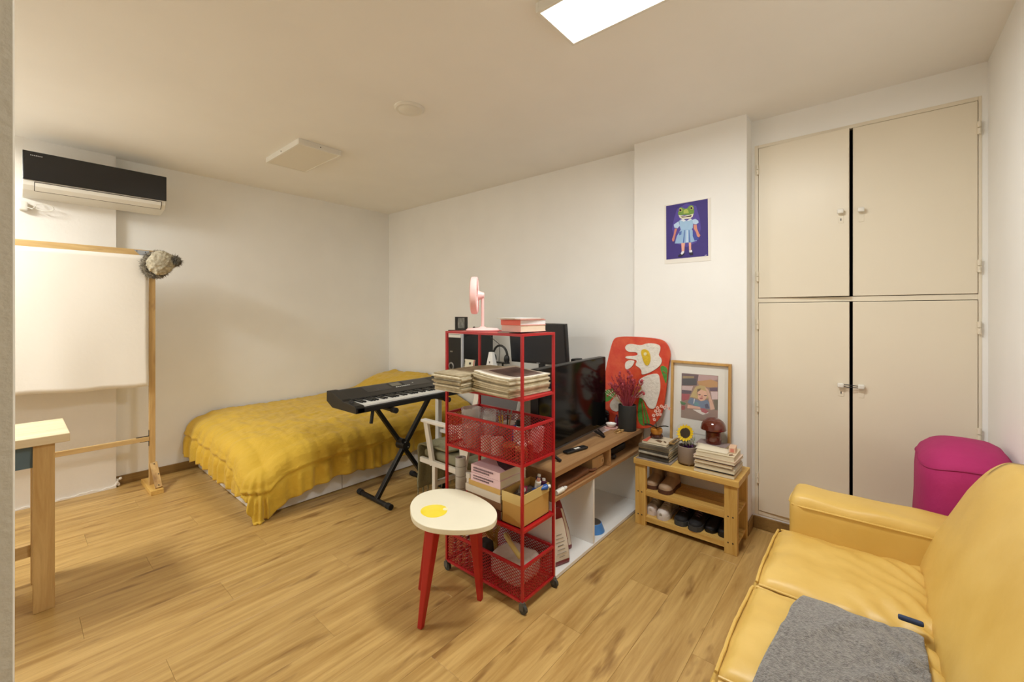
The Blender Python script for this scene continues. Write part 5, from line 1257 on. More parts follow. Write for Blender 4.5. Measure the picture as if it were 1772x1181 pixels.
t = solo('plum_bottle', 'small plum coloured bottle tucked behind the vase', 'bottle', MB().lathe([(0.0, 0), (0.014, 0), (0.014, 0.05), (0.006, 0.06), (0.006, 0.075), (0.0, 0.076)], (2.722, 1.345, tz), 16), mat('plum_glass', (92, 32, 56), 0.2), smooth=True)

# bench compartments
cz = 0.4045
LEA = mat('brown_leather', (116, 74, 48), 0.55, var=0.15, vs=20, bump=0.2, bs=80)
t = thing('leather_pouch', 'flat brown leather pouch in the bench compartment', 'pouch', (1.95, 1.30, cz))
part(t, 'flat_case', MB().rbox(1.78, 2.10, 1.20, 1.40, cz + 0.012, cz + 0.042, 0.013, n=10, fn=lambda p, t: Vector((p.x, p.y, p.z + 0.006 * nz(p.x * 8, p.y * 8, 1) * t[2]))), LEA, smooth=True)
part(t, 'strap', MB().tube([(2.09, 1.215, cz + 0.03), (2.13, 1.20, cz + 0.022), (2.165, 1.20, cz + 0.018)], 0.008, 8), LEA, smooth=True)
solo('notebook', 'thin brown notebook beneath the leather pouch', 'notebook', MB().box(1.80, 2.15, 1.192, 1.38, cz, cz + 0.0115), mat('tan_leather', (150, 104, 66), 0.6), bevel=0.001)
t = thing('beige_case', 'beige zip case beside the leather pouch', 'case', (2.23, 1.28, cz))
part(t, 'shell', MB().rbox(2.155, 2.292, 1.215, 1.40, cz, cz + 0.072, 0.010, n=6), mat('beige_leather', (196, 158, 112), 0.6, var=0.06, vs=12), smooth=True)
part(t, 'end_label', MB().box(2.245, 2.284, 1.2125, 1.2155, cz + 0.02, cz + 0.055), mat('embossed', (206, 172, 126), 0.6))
part(t, 'end_mark', MB().box(2.262, 2.264, 1.2115, 1.2128, cz + 0.03, cz + 0.045).box(2.268, 2.270, 1.2115, 1.2128, cz + 0.03, cz + 0.045), mat('embossed_dark', (130, 96, 62), 0.6))
t = thing('set_top_box', 'black set-top box in the far bench compartment', 'set-top box', (2.55, 1.33, cz))
part(t, 'case', MB().rbox(2.40, 2.66, 1.25, 1.42, cz + 0.004, cz + 0.045, 0.006, n=5), BLACK, smooth=True)
for a, b in ((2.42, 1.27), (2.64, 1.27), (2.42, 1.40), (2.64, 1.40)): part(t, 'foot', MB().lathe([(0.0, 0), (0.008, 0), (0.008, 0.005), (0.0, 0.005)], (a, b, cz), 10), BLACK)
solo('game_pad', 'black controller lying in front of the set-top box', 'controller', MB().ball((2.36, 1.245, cz + 0.017), 0.017, (1.0, 1.2, 1), 12, 8).ball((2.43, 1.225, cz + 0.017), 0.017, (1.0, 1.2, 1), 12, 8).rbox(2.36, 2.43, 1.215, 1.255, cz + 0.006, cz + 0.030, 0.01, n=5), BLACK, smooth=True)
t = thing('glue_stick', 'white glue bottle lying at the bench shelf edge', 'bottle', (1.80, 1.20, cz))
gx = MB().lathe([(0.0, 0.0), (0.012, 0.0), (0.0135, 0.03), (0.0135, 0.06), (0.006, 0.068), (0.006, 0.074)], (0, 0, 0), 16)
gx.v = [(1.758 + z_ , 1.197 + x_ * 0.0 + y_, cz + 0.0136 + x_) for x_, y_, z_ in gx.v]
part(t, 'body', gx, PLASTIC, smooth=True)
gx = MB().lathe([(0.0, 0.072), (0.010, 0.072), (0.009, 0.085), (0.004, 0.098), (0.0, 0.099)], (0, 0, 0), 14)
gx.v = [(1.758 + z_, 1.197 + y_, cz + 0.0136 + x_) for x_, y_, z_ in gx.v]
part(t, 'nozzle', gx, WHITE, smooth=True)

# pet food bags, feeding bowl
MARO = mat('maroon_foil', (122, 20, 34), 0.35); LBL = mat('label_white', (214, 206, 194), 0.5)
def foodbag(label, cx, cy, w, d, h, rz, lean):
    t = thing('pet_food_bag', label, 'pet food bag', (cx, cy, 0.0225))
    def fn(p, tt):
        k = (p.z - 0.0225) / h
        dy = (p.y - cy) * (1 - 0.75 * max(0, k - 0.25) / 0.75)
        dx = (p.x - cx) * (1 - 0.30 * max(0, k - 0.55) / 0.45)
        return Vector((cx + dx + lean * k * h + 0.004 * nz(p.x * 20, p.z * 20, 2) * k, cy + dy + 0.004 * nz(p.x * 16, p.z * 14, 5), p.z))
    part(t, 'bag', MB().rbox(cx - w / 2, cx + w / 2, cy - d / 2, cy + d / 2, 0.0225, 0.0225 + h, 0.012, per=(8, 6, 12), fn=fn).rot((cx, cy, 0), rz=rz), MARO, smooth=180)
    pl = MB(); N = 6; vs = []; fs = []
    for i in range(N + 1):
        z_ = 0.0225 + 0.03 + (h - 0.085) * i / N
        for j, u in enumerate((-0.40, 0.40)):
            p = fn(Vector((cx + u * w, cy - d / 2 - 0.0006, z_)), (0, 0, 0)); vs.append((p.x, p.y - 0.003, p.z))
    for i in range(N): fs.append((2 * i, 2 * i + 1, 2 * i + 3, 2 * i + 2))
    lb = part(t, 'label_panel', pl.add(vs, fs).rot((cx, cy, 0), rz=rz), LBL); solid(lb, 0.001, 1.0)
    g = MB()
    for i in range(7):
        z_ = 0.0225 + 0.05 + i * 0.018
        p = fn(Vector((cx, cy - d / 2 - 0.0012, z_)), (0, 0, 0)); ww = w * (0.16 + 0.10 * ((i * 5) % 3) / 2)
        g.box(p.x - ww, p.x + ww, p.y - 0.0052, p.y - 0.0044, z_, z_ + (0.0022 if i != 3 else 0.004))
    part(t, 'print', g.rot((cx, cy, 0), rz=rz), mat('print_grey', (130, 122, 112), 0.6))
foodbag('maroon pet food bag with white label beside the bench divider', 1.945, 1.305, 0.13, 0.085, 0.285, -0.25, -0.18)
foodbag('maroon pet food bag half hidden by the red cart', 1.835, 1.242, 0.115, 0.080, 0.29, -0.30, -0.10)
t = thing('pet_bowl', 'blue pet bowl with steel dish on the bench floor', 'bowl', (2.245, 1.262, 0.0225))
part(t, 'skirt', MB().lathe([(0.068, 0.0), (0.066, 0.006), (0.050, 0.046), (0.046, 0.048), (0.044, 0.044), (0.060, 0.0)], (2.245, 1.262, 0.0225), 32, close=False), mat('blue_plastic', (72, 132, 200), 0.35), smooth=True)
part(t, 'dish', MB().lathe([(0.046, 0.0485), (0.044, 0.050), (0.040, 0.030), (0.030, 0.014), (0.0, 0.012)], (2.245, 1.262, 0.0225), 28), STEEL, smooth=True)
solo('router', 'dark router box at the back of the lower compartment', 'router', MB().rbox(2.15, 2.32, 1.53, 1.57, 0.0225, 0.24, 0.006, n=4), BLACK, smooth=True)

# ================================================================== SHOE BENCH
sb = thing('shoe_bench', 'pine shoe bench with two slatted shelves by the wall pier', 'bench', (2.665, 0.84, 0))
SX0, SX1, SY0, SY1 = 2.530, 2.800, 0.545, 1.125
part(sb, 'top', B(SX0 - 0.012, SX1, SY0 - 0.010, SY1 + 0.006, 0.376, 0.411), PINEY, bevel=0.003)
for xx in (SX0, SX1 - 0.045):
    for yy in (SY0, SY1 - 0.066):
        l = part(sb, 'leg', B(xx, xx + 0.032, yy, yy + 0.066, 0, 0.376), PINE, bevel=0.002)
        if xx == SX0:
            for zz in (0.063, 0.205):
                for dy in (0.022, 0.046): part(l, 'screw', MB().ball((xx - 0.0003, yy + dy, zz), 0.0042, (0.4, 1, 1), 8, 6), bpy.data.materials['dark_screw'], smooth=True)
for zz in (0.045, 0.205):
    n = 5; w = (SX1 - 0.05 - SX0 - 0.0) / n
    part(sb, 'front_slat', B(SX0 + 0.006, SX0 + 0.034, SY0 + 0.066, SY1 - 0.066, zz - 0.018, zz + 0.0135), PINEY, bevel=0.001)
    for i in range(5):
        a = SX0 + 0.035 + i * 0.046
        part(sb, 'slat', B(a, a + 0.042, SY0 + 0.005, SY1 - 0.005, zz, zz + 0.014), PINEY, bevel=0.001)
    for yy in (SY0 + 0.03, SY1 - 0.055):
        part(sb, 'side_rail', B(SX0 + 0.032, SX1 - 0.045, yy, yy + 0.022, zz - 0.026, zz - 0.001), PINE, bevel=0.001)

# shoes
def shoe(name, label, cat, heel, yaw, L, W, hi, mats, sole=0.022, shaft=None, laces=None, toecap=False, group=None):
    """heel point, toe towards yaw; lofted upper, sole slab, optional shaft and laces"""
    hx, hy, hz = heel
    t = thing(name, label, cat, heel, group)
    c, s = math.cos(yaw), math.sin(yaw)
    def T(x, y, z): return (hx + x * c - y * s, hy + x * s + y * c, hz + z)
    prof = [(0.0, 0.62, 0.80), (0.06, 0.80, 0.95), (0.18, 0.86, 1.0), (0.32, 0.80, 0.95), (0.48, 0.84, 0.72), (0.64, 0.98, 0.52), (0.80, 1.0, 0.42), (0.92, 0.84, 0.36), (0.985, 0.50, 0.28), (1.0, 0.2, 0.2)]
    n = 14; vs = []; fs = []
    for f, w, h in prof:
        for j in range(n):
            a = PI * j / (n - 1); yy = math.cos(a) * W / 2 * w; zz = sole + (max(0.0, math.sin(a)) ** 0.7) * (hi - sole) * h
            vs.append(T(f * L, yy, zz if 0 < j < n - 1 else sole - 0.002))
    for i in range(len(prof) - 1):
        for j in range(n - 1): fs.append((i * n + j, (i + 1) * n + j, (i + 1) * n + j + 1, i * n + j + 1))
    fs.append(tuple(range(n))); fs.append(tuple((len(prof) - 1) * n + j for j in range(n - 1, -1, -1)))
    part(t, 'upper', MB().add(vs, fs), mats[0], smooth=True)
    out = [(f * L * 1.02 - 0.003, W / 2 * w + 0.003) for f, w, h in prof]
    out = out + [(a, -b) for a, b in reversed(out)]
    so_ = MB().prism(out, 0.0, sole, f=lambda a, b, z_: T(a, b, z_)); part(t, 'sole', so_, mats[1], smooth=30)
    if toecap:
        vs = []; fs = []; pr = prof[6:]; 
        for f, w, h in pr:
            for j in range(n):
                a = PI * j / (n - 1); vs.append(T(f * L + 0.0015, math.cos(a) * (W / 2 * w + 0.0015), sole + (max(0.0, math.sin(a)) ** 0.7) * ((hi - sole) * h + 0.0015)))
        for i in range(len(pr) - 1):
            for j in range(n - 1): fs.append((i * n + j, (i + 1) * n + j, (i + 1) * n + j + 1, i * n + j + 1))
        part(t, 'toe_cap', MB().add(vs, fs), mats[2], smooth=True)
    if laces:
        for i in range(4):
            f = 0.40 + 0.075 * i; zc = sole + (hi - sole) * (0.86 - 0.115 * i) + 0.004
            part(t, 'lace', MB().tube([T(f * L, -W * 0.26, zc - 0.010), T(f * L + 0.004, 0, zc), T(f * L, W * 0.26, zc - 0.010)], 0.0026, 6), laces, smooth=True)
    if shaft:
        pr = [(W * 0.44, 0.50 * hi), (W * 0.43, hi), (W * 0.47, shaft), (W * 0.44, shaft), (W * 0.40, hi)]
        mb = MB(); vs = []; fs = []; n2 = 20
        for r, z_ in pr:
            for j in range(n2):
                a = 2 * PI * j / n2; vs.append(T(0.24 * L + r * 1.25 * math.cos(a), r * math.sin(a), z_))
        for i in range(len(pr) - 1):
            for j in range(n2): fs.append((i * n2 + j, i * n2 + (j + 1) % n2, (i + 1) * n2 + (j + 1) % n2, (i + 1) * n2 + j))
        part(t, 'shaft', mb.add(vs, fs), mats[0], smooth=True)
    return t
BEI = mat('beige_suede', (168, 140, 112), 0.6, var=0.08, vs=14); BSO = mat('brown_sole', (84, 50, 34), 0.6)
CAN = mat('worn_white_canvas', (196, 186, 168), 0.9, rgb2=(150, 138, 120), vs=30, bump=0.3, bs=60); RUB = mat('white_rubber', (216, 208, 202), 0.5, rgb2=(196, 176, 172), vs=12)
BSH = mat('black_mesh_shoe', (26, 25, 27), 0.75); GSO = mat('dark_grey_sole', (62, 64, 66), 0.6)
z1, z2 = 0.2195, 0.0595
shoe('ankle_boot', 'beige ankle boot at the bench shelf, fully in view', 'boot', (2.752, 0.948, z1), PI - 0.04, 0.205, 0.083, 0.095, (BEI, BSO), 0.024, shaft=0.150)
shoe('ankle_boot', 'beige ankle boot half hidden behind the bench leg', 'boot', (2.750, 1.046, z1), PI - 0.00, 0.182, 0.082, 0.095, (BEI, BSO), 0.024, shaft=0.150)
shoe('canvas_sneaker', 'worn white high-top sneaker beside the bench leg', 'sneaker', (2.751, 1.042, z2), PI + 0.0, 0.182, 0.066, 0.105, (CAN, RUB, RUB), 0.024, laces=STRIPE, toecap=True)
shoe('canvas_sneaker', 'worn white high-top sneaker next to the black shoes', 'sneaker', (2.77, 0.962, z2), PI - 0.03, 0.225, 0.072, 0.105, (CAN, RUB, RUB), 0.024, laces=STRIPE, toecap=True)
shoe('running_shoe', 'black running shoe next to the white high-tops', 'shoe', (2.765, 0.868, z2), PI + 0.05, 0.22, 0.076, 0.082, (BSH, GSO), 0.028, laces=mat('mauve_lace', (120, 92, 104), 0.8))
shoe('running_shoe', 'black running shoe with mauve laces at the shelf middle', 'shoe', (2.765, 0.772, z2), PI - 0.02, 0.232, 0.076, 0.082, (BSH, GSO), 0.028, laces=bpy.data.materials['mauve_lace'])
shoe('running_shoe', 'plain black shoe set back on the lower shelf', 'shoe', (2.78, 0.700, z2), PI, 0.205, 0.062, 0.065, (BSH, BLACK), 0.018)
shoe('running_shoe', 'black shoe beside the bench end post', 'shoe', (2.750, 0.628, z2), PI - 0.0, 0.180, 0.060, 0.070, (BSH, BLACK), 0.022)
solo('laptop', 'dark flat laptop lying on the floor under the shoe bench', 'laptop', MB().rbox(2.585, 2.74, 0.64, 1.04, 0.0, 0.0165, 0.005, n=4), BLACK, smooth=True)

# ---------------- what stands on the shoe bench
tzb = 0.4115
GREYC = [mat('mag_%d' % i, c, 0.5, rgb2=tuple(int(v * 0.75) for v in c), vs=14) for i, c in enumerate(((176, 160, 150), (92, 84, 74), (120, 110, 92), (206, 198, 180), (86, 80, 70), (140, 132, 112), (110, 104, 96)))]
booklet('magazine', 'large flat magazine with white border at the bench corner', 'magazine', 2.522, 2.755, 0.905, 1.120, tzb, 0.004, GREYC[0], rz=0.03)
MS_ = [('dark grey magazine, lowest of the pile near the vase', 0.016, 4), ('brown magazine, second of the pile near the vase', 0.014, 1), ('pale magazine in the middle of the pile near the vase', 0.010, 3), ('black-spined magazine in the pile near the vase', 0.013, 4), ('white edged magazine in the pile near the vase', 0.010, 3), ('olive magazine under the framed print', 0.018, 2)]
z = tzb + 0.0055
for i, (lb, th, k) in enumerate(MS_):
    booklet('magazine', lb, 'magazine', 2.540 + 0.006 * math.sin(i * 2.1), 2.745, 0.918 + 0.004 * math.sin(i * 1.3), 1.105 + 0.006 * math.sin(i * 3.1), z, th, GREYC[k], spine='-x', rz=0.04 * math.sin(i * 1.7), group='magazines piled near the vase')
    z += th + 0.0009
t = thing('art_book', 'small art book with coral and cream cover on the magazine pile', 'book', (2.62, 1.03, z))
b_ = part(t, 'pages', B(2.562, 2.722, 0.942, 1.092, z + 0.001, z + 0.011), PAPER)
part(t, 'cover', MB().box(2.560, 2.724, 0.940, 1.094, z, z + 0.001).box(2.560, 2.724, 0.940, 1.094, z + 0.011, z + 0.012), mat('cream_card', (216, 200, 172), 0.5))
part(t, 'cover_band', MB().prism([(2.562, 1.06), (2.562, 1.092), (2.720, 1.092), (2.720, 1.078), (2.64, 1.07)], z + 0.0121, z + 0.0126), mat('coral_print', (206, 100, 78), 0.5))
part(t, 'cover_drawing', MB().prism([(2.59, 0.985), (2.61, 1.03), (2.64, 1.02), (2.63, 0.99)], z + 0.0121, z + 0.0126).prism([(2.60, 0.955), (2.63, 0.965), (2.64, 0.985), (2.61, 0.975)], z + 0.0121, z + 0.0126), mat('umber_print', (110, 84, 60), 0.5))
zL = z + 0.0127
t = thing('small_frame', 'small empty gold-edged frame lying on the magazine pile', 'frame', (2.68, 0.93, zL))
fz = zL
part(t, 'moulding', MB().box(2.60, 2.735, 0.930, 0.940, fz, fz + 0.008).box(2.60, 2.735, 0.905, 0.912, fz, fz + 0.008).box(2.60, 2.610, 0.912, 0.930, fz, fz + 0.008).box(2.725, 2.735, 0.912, 0.930, fz, fz + 0.008), mat('gilt', (160, 128, 78), 0.4))
# orchid in an amber pot
ox, oy = 2.675, 1.045
orc = thing('orchid', 'small pink orchid in an amber pot on the art book', 'plant', (ox, oy, zL))
part(orc, 'saucer', MB().lathe([(0.0, 0.0), (0.030, 0.0), (0.040, 0.014), (0.036, 0.024), (0.0, 0.024)], (ox, oy, zL), 24), mat('dark_brown_glaze', (70, 34, 26), 0.2), smooth=True)
part(orc, 'pot', MB().lathe([(0.0, 0.022), (0.028, 0.024), (0.037, 0.038), (0.037, 0.058), (0.031, 0.064), (0.028, 0.060), (0.0, 0.058)], (ox, oy, zL), 24), mat('amber_glaze', (190, 128, 48), 0.25), smooth=True)
part(orc, 'stem', MB().tube([(ox, oy, zL + 0.06), (ox - 0.004, oy + 0.004, zL + 0.12), (ox - 0.008, oy - 0.006, zL + 0.175), (ox - 0.012, oy - 0.045, zL + 0.205), (ox - 0.014, oy - 0.085, zL + 0.205)], 0.0022, 6), mat('orchid_stem', (60, 52, 36), 0.6), smooth=True)
def leafmb(p0, d, L, w, lift, sag):
    vs = []; N = 8; d = Vector(d).normalized(); s_ = d.cross(Vector((0, 0, 1))).normalized()
    for i in range(N + 1):
        f = i / N; c_ = Vector(p0) + d * (L * f) + Vector((0, 0, lift * f - sag * f * f)); ww = w * math.sin(PI * (0.08 + 0.92 * f)) ** 0.8
        vs += [c_ - s_ * ww + Vector((0, 0, 0.004)), c_, c_ + s_ * ww + Vector((0, 0, 0.004))]
    fs = []
    for i in range(N): fs += [(3 * i, 3 * i + 1, 3 * i + 4, 3 * i + 3), (3 * i + 1, 3 * i + 2, 3 * i + 5, 3 * i + 4)]
    return MB().add(vs, fs)
for d in ((-0.4, 1, 0), (0.1, -1, 0), (-0.8, -0.5, 0), (-0.5, 0.6, 0)):
    o = part(orc, 'leaf', leafmb((ox, oy, zL + 0.060), d, 0.075, 0.012, 0.045, 0.025), mat('orchid_leaf', (26, 34, 26), 0.5), smooth=True); solid(o, 0.0015)
PETM = mat('orchid_petal', (234, 178, 164), 0.6, rgb2=(240, 214, 204), vs=60); PETC = mat('orchid_heart', (170, 60, 70), 0.6)
rr = random.Random(4)
for i, (dy, dz) in enumerate(((0.012, 0.145), (-0.012, 0.155), (-0.002, 0.175), (-0.026, 0.180), (-0.014, 0.198), (-0.040, 0.212), (-0.058, 0.205), (-0.070, 0.218), (-0.088, 0.204), (0.006, 0.120), (-0.030, 0.160))):
    c_ = Vector((ox - 0.018, oy + dy, zL + dz)); mb = MB()
    for k in range(5):
        a = 2 * PI * k / 5 + i; e = Vector((-0.15, math.cos(a), math.sin(a))); sd = Vector((0, -math.sin(a), math.cos(a)))
        mb.add([c_, c_ + e * 0.007 + sd * 0.005, c_ + e * 0.0125, c_ + e * 0.007 - sd * 0.005], [(0, 1, 2, 3)])
    fl_ = part(orc, 'blossom', mb, PETM); solid(fl_, 0.0012)
    part(fl_, 'heart', MB().ball(c_ + Vector((-0.002, 0, 0)), 0.0028, n=7, k=5), PETC, smooth=True)
# grey planter with a wrapped artificial sunflower
gx_, gy_ = 2.625, 0.836
pl = thing('planter', 'taupe cylinder planter between the magazine piles', 'planter', (gx_, gy_, tzb))
TAU = mat('taupe_ceramic', (150, 134, 122), 0.6)
part(pl, 'pot', MB().lathe([(0.0, 0.010), (0.050, 0.010), (0.055, 0.016), (0.055, 0.108), (0.051, 0.110), (0.049, 0.106), (0.049, 0.03), (0.0, 0.03)], (gx_, gy_, tzb), 32), TAU, smooth=True)
for k in range(4): part(pl, 'foot', MB().lathe([(0.0, 0), (0.008, 0), (0.008, 0.011), (0.0, 0.011)], (gx_ + 0.036 * math.cos(k * PI / 2 + 0.5), gy_ + 0.036 * math.sin(k * PI / 2 + 0.5), tzb), 10), TAU)
sf = thing('sunflower', 'foil-wrapped sunflower in the taupe planter', 'flower', (gx_, gy_, tzb + 0.04))
part(sf, 'stem', MB().rod((gx_, gy_, tzb + 0.035), (gx_, gy_, tzb + 0.17), 0.004, 8), mat('flower_stem', (70, 96, 50), 0.7), smooth=True)
rr = random.Random(8); foil = MB()
for k in range(190):
    a = rr.uniform(0, 2 * PI); r0 = rr.uniform(0.012, 0.040); z0 = rr.uniform(0.098, 0.165)
    r0 = 0.016 + (z0 - 0.098) * 0.36 * rr.uniform(0.8, 1.0)
    p = Vector((gx_ + r0 * math.cos(a), gy_ + r0 * math.sin(a), tzb + z0))
    e1 = Vector((rr.gauss(0, 1), rr.gauss(0, 1), rr.gauss(0, 1))).normalized() * 0.013; e2 = Vector((rr.gauss(0, 1), rr.gauss(0, 1), rr.gauss(0, 1))).normalized() * 0.013
    foil.add([p, p + e1, p + e2], [(0, 1, 2)], 2 if z0 < 0.118 else (1 if rr.random() < 0.4 else 0))
part(sf, 'foil', foil, [mat('silver_foil', (222, 226, 220), 0.15, metal=0.35), mat('green_foil', (132, 172, 136), 0.2, metal=0.3), mat('violet_foil', (112, 52, 132), 0.2, metal=0.3)])
fc = Vector((gx_ - 0.030, gy_ + 0.004, tzb + 0.190)); fn2 = Vector((-0.86, 0.10, 0.42)).normalized(); fu = fn2.cross(Vector((0, 0, 1))).normalized(); fv = fu.cross(fn2).normalized()
YEL = mat('sunflower_yellow', (226, 190, 16), 0.6)
for ring_, (r0, r1, n) in enumerate(((0.027, 0.053, 16), (0.024, 0.048, 16))):
    for k in range(n):
        a = 2 * PI * (k + 0.5 * ring_) / n; e = fu * math.cos(a) + fv * math.sin(a); sd = -fu * math.sin(a) + fv * math.cos(a)
        b0 = fc + e * r0 - fn2 * 0.003 * ring_; b1 = fc + e * r1 + fn2 * (0.004 - 0.006 * ring_)
        o = part(sf, 'petal', MB().add([b0 - sd * 0.004, b0 + sd * 0.004, b0.lerp(b1, 0.55) + sd * 0.0075, b1, b0.lerp(b1, 0.55) - sd * 0.0075], [(0, 1, 2, 3, 4)]), YEL); solid(o, 0.001)
hd = MB()
for i in range(90):
    r = 0.030 * math.sqrt(i / 90); a = i * 2.39996; p = fc + (fu * math.cos(a) + fv * math.sin(a)) * r + fn2 * (0.006 * (1 - (r / 0.030) ** 2) + 0.001)
    hd.add([p + fu * 0.0018, p + fv * 0.0018, p - fu * 0.0018, p - fv * 0.0018, p + fn2 * 0.004], [(0, 1, 4), (1, 2, 4), (2, 3, 4), (3, 0, 4)])
hd.v += []; hd.add([fc + (fu * math.cos(2 * PI * k / 20) + fv * math.sin(2 * PI * k / 20)) * 0.031 + fn2 * 0.0012 for k in range(20)], [tuple(range(20))])
part(sf, 'seed_head', hd, mat('seed_brown', (72, 58, 44), 0.9))
o = part(sf, 'wrap', around(fn2, fc, [(0.040, -0.045), (0.052, -0.02), (0.056, 0.004)], 24), glass('cellophane', (236, 236, 226), 0.05, 0.16), smooth=True)
# magazines pile with lamp
RS = [('beige magazine, lowest of the pile under the lamp', 0.020, (190, 160, 112)), ('navy spined magazine in the pile under the lamp', 0.008, (44, 56, 74)), ('cream magazine third up in the pile under the lamp', 0.018, (206, 192, 164)), ('white edged thin magazine in the pile under the lamp', 0.008, (222, 214, 200)), ('tan magazine in the middle of the pile under the lamp', 0.014, (196, 164, 128)), ('dark thin magazine in the pile under the lamp', 0.006, (62, 54, 50)), ('pale pink magazine in the pile under the lamp', 0.016, (222, 196, 176)), ('thick cream book with open cover, topmost of the lamp pile', 0.026, (222, 208, 178))]
z = tzb + 0.0003
for i, (lb, th, c_) in enumerate(RS):
    booklet('magazine' if i < 7 else 'book', lb, 'magazine' if i < 7 else 'book', 2.530 + 0.005 * math.sin(i * 2.7), 2.715, 0.560 + 0.006 * math.sin(i * 1.9), 0.768 + 0.005 * math.cos(i * 2.2), z, th, mat('pile_%d' % i, c_, 0.5), spine='-x' if i in (1, 5) else None, rz=0.03 * math.sin(i * 2.9), group='magazines piled under the lamp' if i < 7 else None)
    z += th + 0.0006
zR = z
solo('leaf_print', 'small dark leaf sketch lying on the topmost book', 'drawing', MB().prism([(2.545, 0.590), (2.560, 0.575), (2.585, 0.58), (2.57, 0.595)], zR, zR + 0.0008).prism([(2.560, 0.575), (2.563, 0.568), (2.568, 0.568), (2.567, 0.576)], zR, zR + 0.0008), mat('umber_print', (110, 84, 60), 0.5))
o = solo('curled_page', 'cream page curling up beside the lamp', 'paper', MB().add([(2.56 + 0.0 * i, 0.772 - 0.17 * i / 8, zR + 0.002) for i in range(9)] + [(2.605 + 0.0 * i, 0.772 - 0.17 * i / 8, zR + 0.008 - 0.0005 * i) for i in range(9)] + [(2.620, 0.772 - 0.17 * i / 8, zR + 0.020 - 0.001 * i) for i in range(9)], [(9 * k + i, 9 * k + i + 1, 9 * (k + 1) + i + 1, 9 * (k + 1) + i) for k in range(2) for i in range(8)]), mat('cream_page', (228, 216, 192), 0.8), smooth=180); solid(o, 0.0012)
# shelf of flat books behind carrying lamp
booklet('book', 'mauve-grey book lying under the brown lamp', 'book', 2.628, 2.730, 0.625, 0.79, zR, 0.016, mat('mauve_grey_cover', (150, 132, 130), 0.6))
t = thing('matchbox', 'peach little carton with rose print on the lamp pile', 'box', (2.62, 0.60, zR))
part(t, 'carton', MB().obox((2.642, 0.592, zR + 0.0150), (0.075, 0.034, 0.029), rz=0.12), mat('peach_card', (226, 190, 160), 0.6), bevel=0.001)
part(t, 'rose_print', MB().obox((2.6036, 0.5875, zR + 0.015), (0.001, 0.018, 0.018), rz=0.12), mat('rose_print', (214, 130, 112), 0.6))
lx, ly, lz_ = 2.705, 0.705, zR
LZ = zR + 0.0165
lx = 2.680
lm = thing('table_lamp', 'glossy brown mushroom lamp on the book pile', 'lamp', (lx, ly, LZ))
BRN = mat('chestnut_gloss', (92, 34, 20), 0.12, coat=0.6)
part(lm, 'base', MB().lathe([(0.0, 0.0), (0.042, 0.0), (0.043, 0.002), (0.043, 0.070), (0.041, 0.072), (0.0, 0.072)], (lx, ly, LZ), 36), BRN, smooth=True)
part(lm, 'neck', MB().rod((lx, ly, LZ + 0.070), (lx, ly, LZ + 0.105), 0.007, 12), BRN, smooth=True)
part(lm, 'shade', MB().lathe([(0.070, 0.082), (0.0695, 0.090), (0.064, 0.112), (0.052, 0.131), (0.034, 0.144), (0.014, 0.150), (0.0, 0.151), (0.0, 0.147), (0.032, 0.141), (0.050, 0.128), (0.061, 0.111), (0.066, 0.090), (0.066, 0.082), (0.070, 0.082)], (lx, ly, LZ), 40), BRN, smooth=True)

# ================================================================== PICTURES
def art(parent, name, polys, f, step, thick=0.0004):
    """flat painted shapes: one thin plate per colour patch, later patches a hair further out"""
    cols = []; mats = []; mb = MB()
    for i, (c_, pts) in enumerate(polys):
        if c_ not in cols: cols.append(c_); mats.append(mat('paint_%d_%d_%d' % c_, c_, 0.6, var=0.06, vs=30))
        mb.prism(pts, i * step, i * step + thick, cols.index(c_), f=f)
    return part(parent, name, mb, mats)
fp = thing('frog_print', 'purple print of a frog-headed doll in a blue dress', 'print', (2.813, 0.90, 1.66))
part(fp, 'paper', MB().box(2.8125, 2.8148, 0.755, 1.045, 1.645, 2.038), mat('print_paper', (232, 228, 220), 0.8))
art(fp, 'picture', ART_FROG, lambda a, b, c: (2.8122 - c, 0.90 - a, 1.85 + b), 0.00012, 0.00025)
# framed painting leaning on the pier
pt = thing('framed_painting', 'oak framed painting of a girl resting on her arm', 'painting', (2.775, 0.82, tzb))
lean = 0.030
def FP(a, b, c): # a across, b up, c towards the viewer; leans back against the pier
    return (2.774 + lean * b / 0.6 - c, 0.812 - a, tzb + b)
OAKF = wood('oak_frame', (206, 164, 96), (172, 126, 66), 'Z', 22, 0.5, shift=0.05)
w_, h_ = 0.178, 0.598
for nm, (a0, a1, b0, b1) in (('side', (-w_, -w_ + 0.014, 0.0, h_)), ('side', (w_ - 0.014, w_, 0.0, h_)), ('side', (-w_ + 0.014, w_ - 0.014, h_ - 0.014, h_)), ('side', (-w_ + 0.014, w_ - 0.014, 0.0, 0.014))):
    part(pt, 'frame_' + nm, MB().prism([(a0, b0), (a1, b0), (a1, b1), (a0, b1)], -0.004, 0.022, f=FP), OAKF, bevel=0.001)
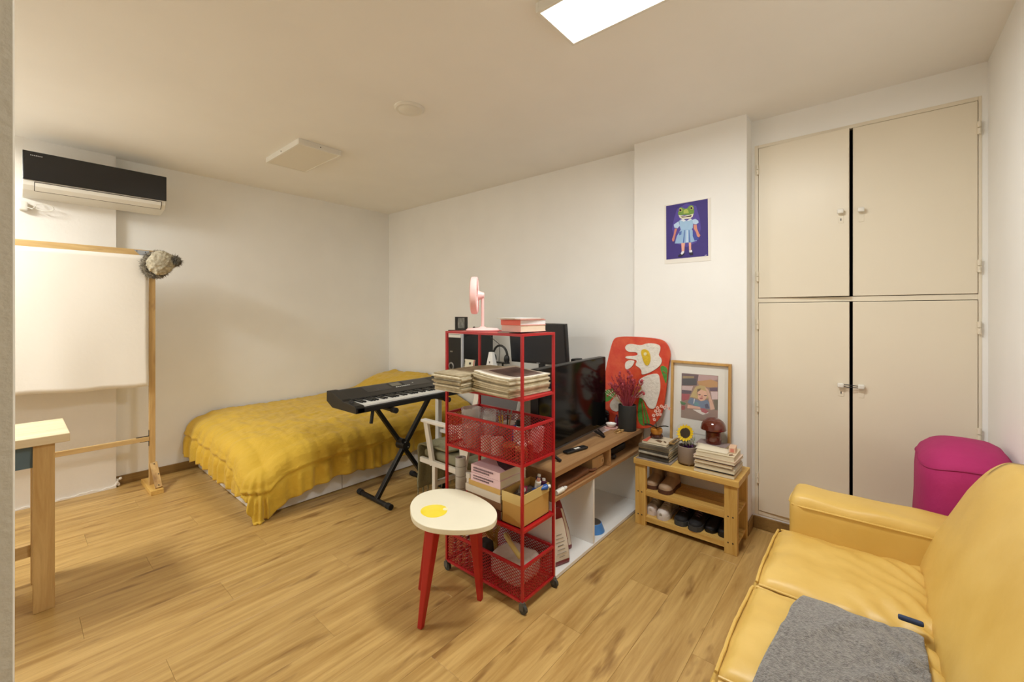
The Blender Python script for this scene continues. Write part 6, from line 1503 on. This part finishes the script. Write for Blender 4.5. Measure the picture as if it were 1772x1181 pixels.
part(pt, 'backing', MB().prism([(-w_ + 0.014, 0.014), (w_ - 0.014, 0.014), (w_ - 0.014, h_ - 0.014), (-w_ + 0.014, h_ - 0.014)], -0.003, 0.0, f=FP), mat('mount_board', (226, 222, 214), 0.8))
part(pt, 'paper', MB().prism([(-0.146, 0.148), (0.142, 0.148), (0.142, 0.563), (-0.146, 0.563)], 0.001, 0.0025, f=FP), mat('painting_paper', (230, 227, 220), 0.8))
art(pt, 'picture', ART_GIRL, lambda a, b, c: FP(a, b, 0.0028 + c), 0.00012, 0.00025)
part(pt, 'glazing', MB().prism([(-w_ + 0.014, 0.014), (w_ - 0.014, 0.014), (w_ - 0.014, h_ - 0.014), (-w_ + 0.014, h_ - 0.014)], 0.012, 0.0135, f=FP), glass('picture_glass', (245, 248, 248), 0.03, 0.05))
# egg panel
eg = thing('egg_panel', 'red painted panel with two relief fried eggs', 'painting', (2.76, 1.22, 0.535))
def EP(a, b, c): return (2.758 + 0.045 * b / 0.62 - c, 1.22 - a, 0.534 + max(b, 0.0))
body = [p for p in ART_EGG[0][1]]
body = smooth_poly(body, 2)
part(eg, 'board', MB().prism(body, 0.0, 0.014, f=EP), mat('red_orange_paint', (196, 54, 30), 0.5, rgb2=(206, 80, 46), vs=18, bump=0.3, bs=30), bevel=0.002)
NMS = ['', 'leaf', 'leaf', 'leaf', 'leaf_vein', 'leaf_vein', 'leaf_vein', 'leaf_vein', 'egg_white', 'egg_white', 'egg_white', 'egg_white', 'yolk', 'yolk', 'yolk_glint']
for i, (c_, pts) in enumerate(ART_EGG):
    if i == 0: continue
    hgt = {'leaf': 0.002, 'leaf_vein': 0.003, 'egg_white': 0.006, 'yolk': 0.011, 'yolk_glint': 0.012}[NMS[i]]
    part(eg, NMS[i], MB().prism(smooth_poly(pts, 2) if len(pts) > 4 else pts, 0.014, 0.014 + hgt, f=EP), mat('relief_%d_%d_%d' % c_, c_, 0.55, var=0.08, vs=30, bump=0.5, bs=60), bevel=0.0015)
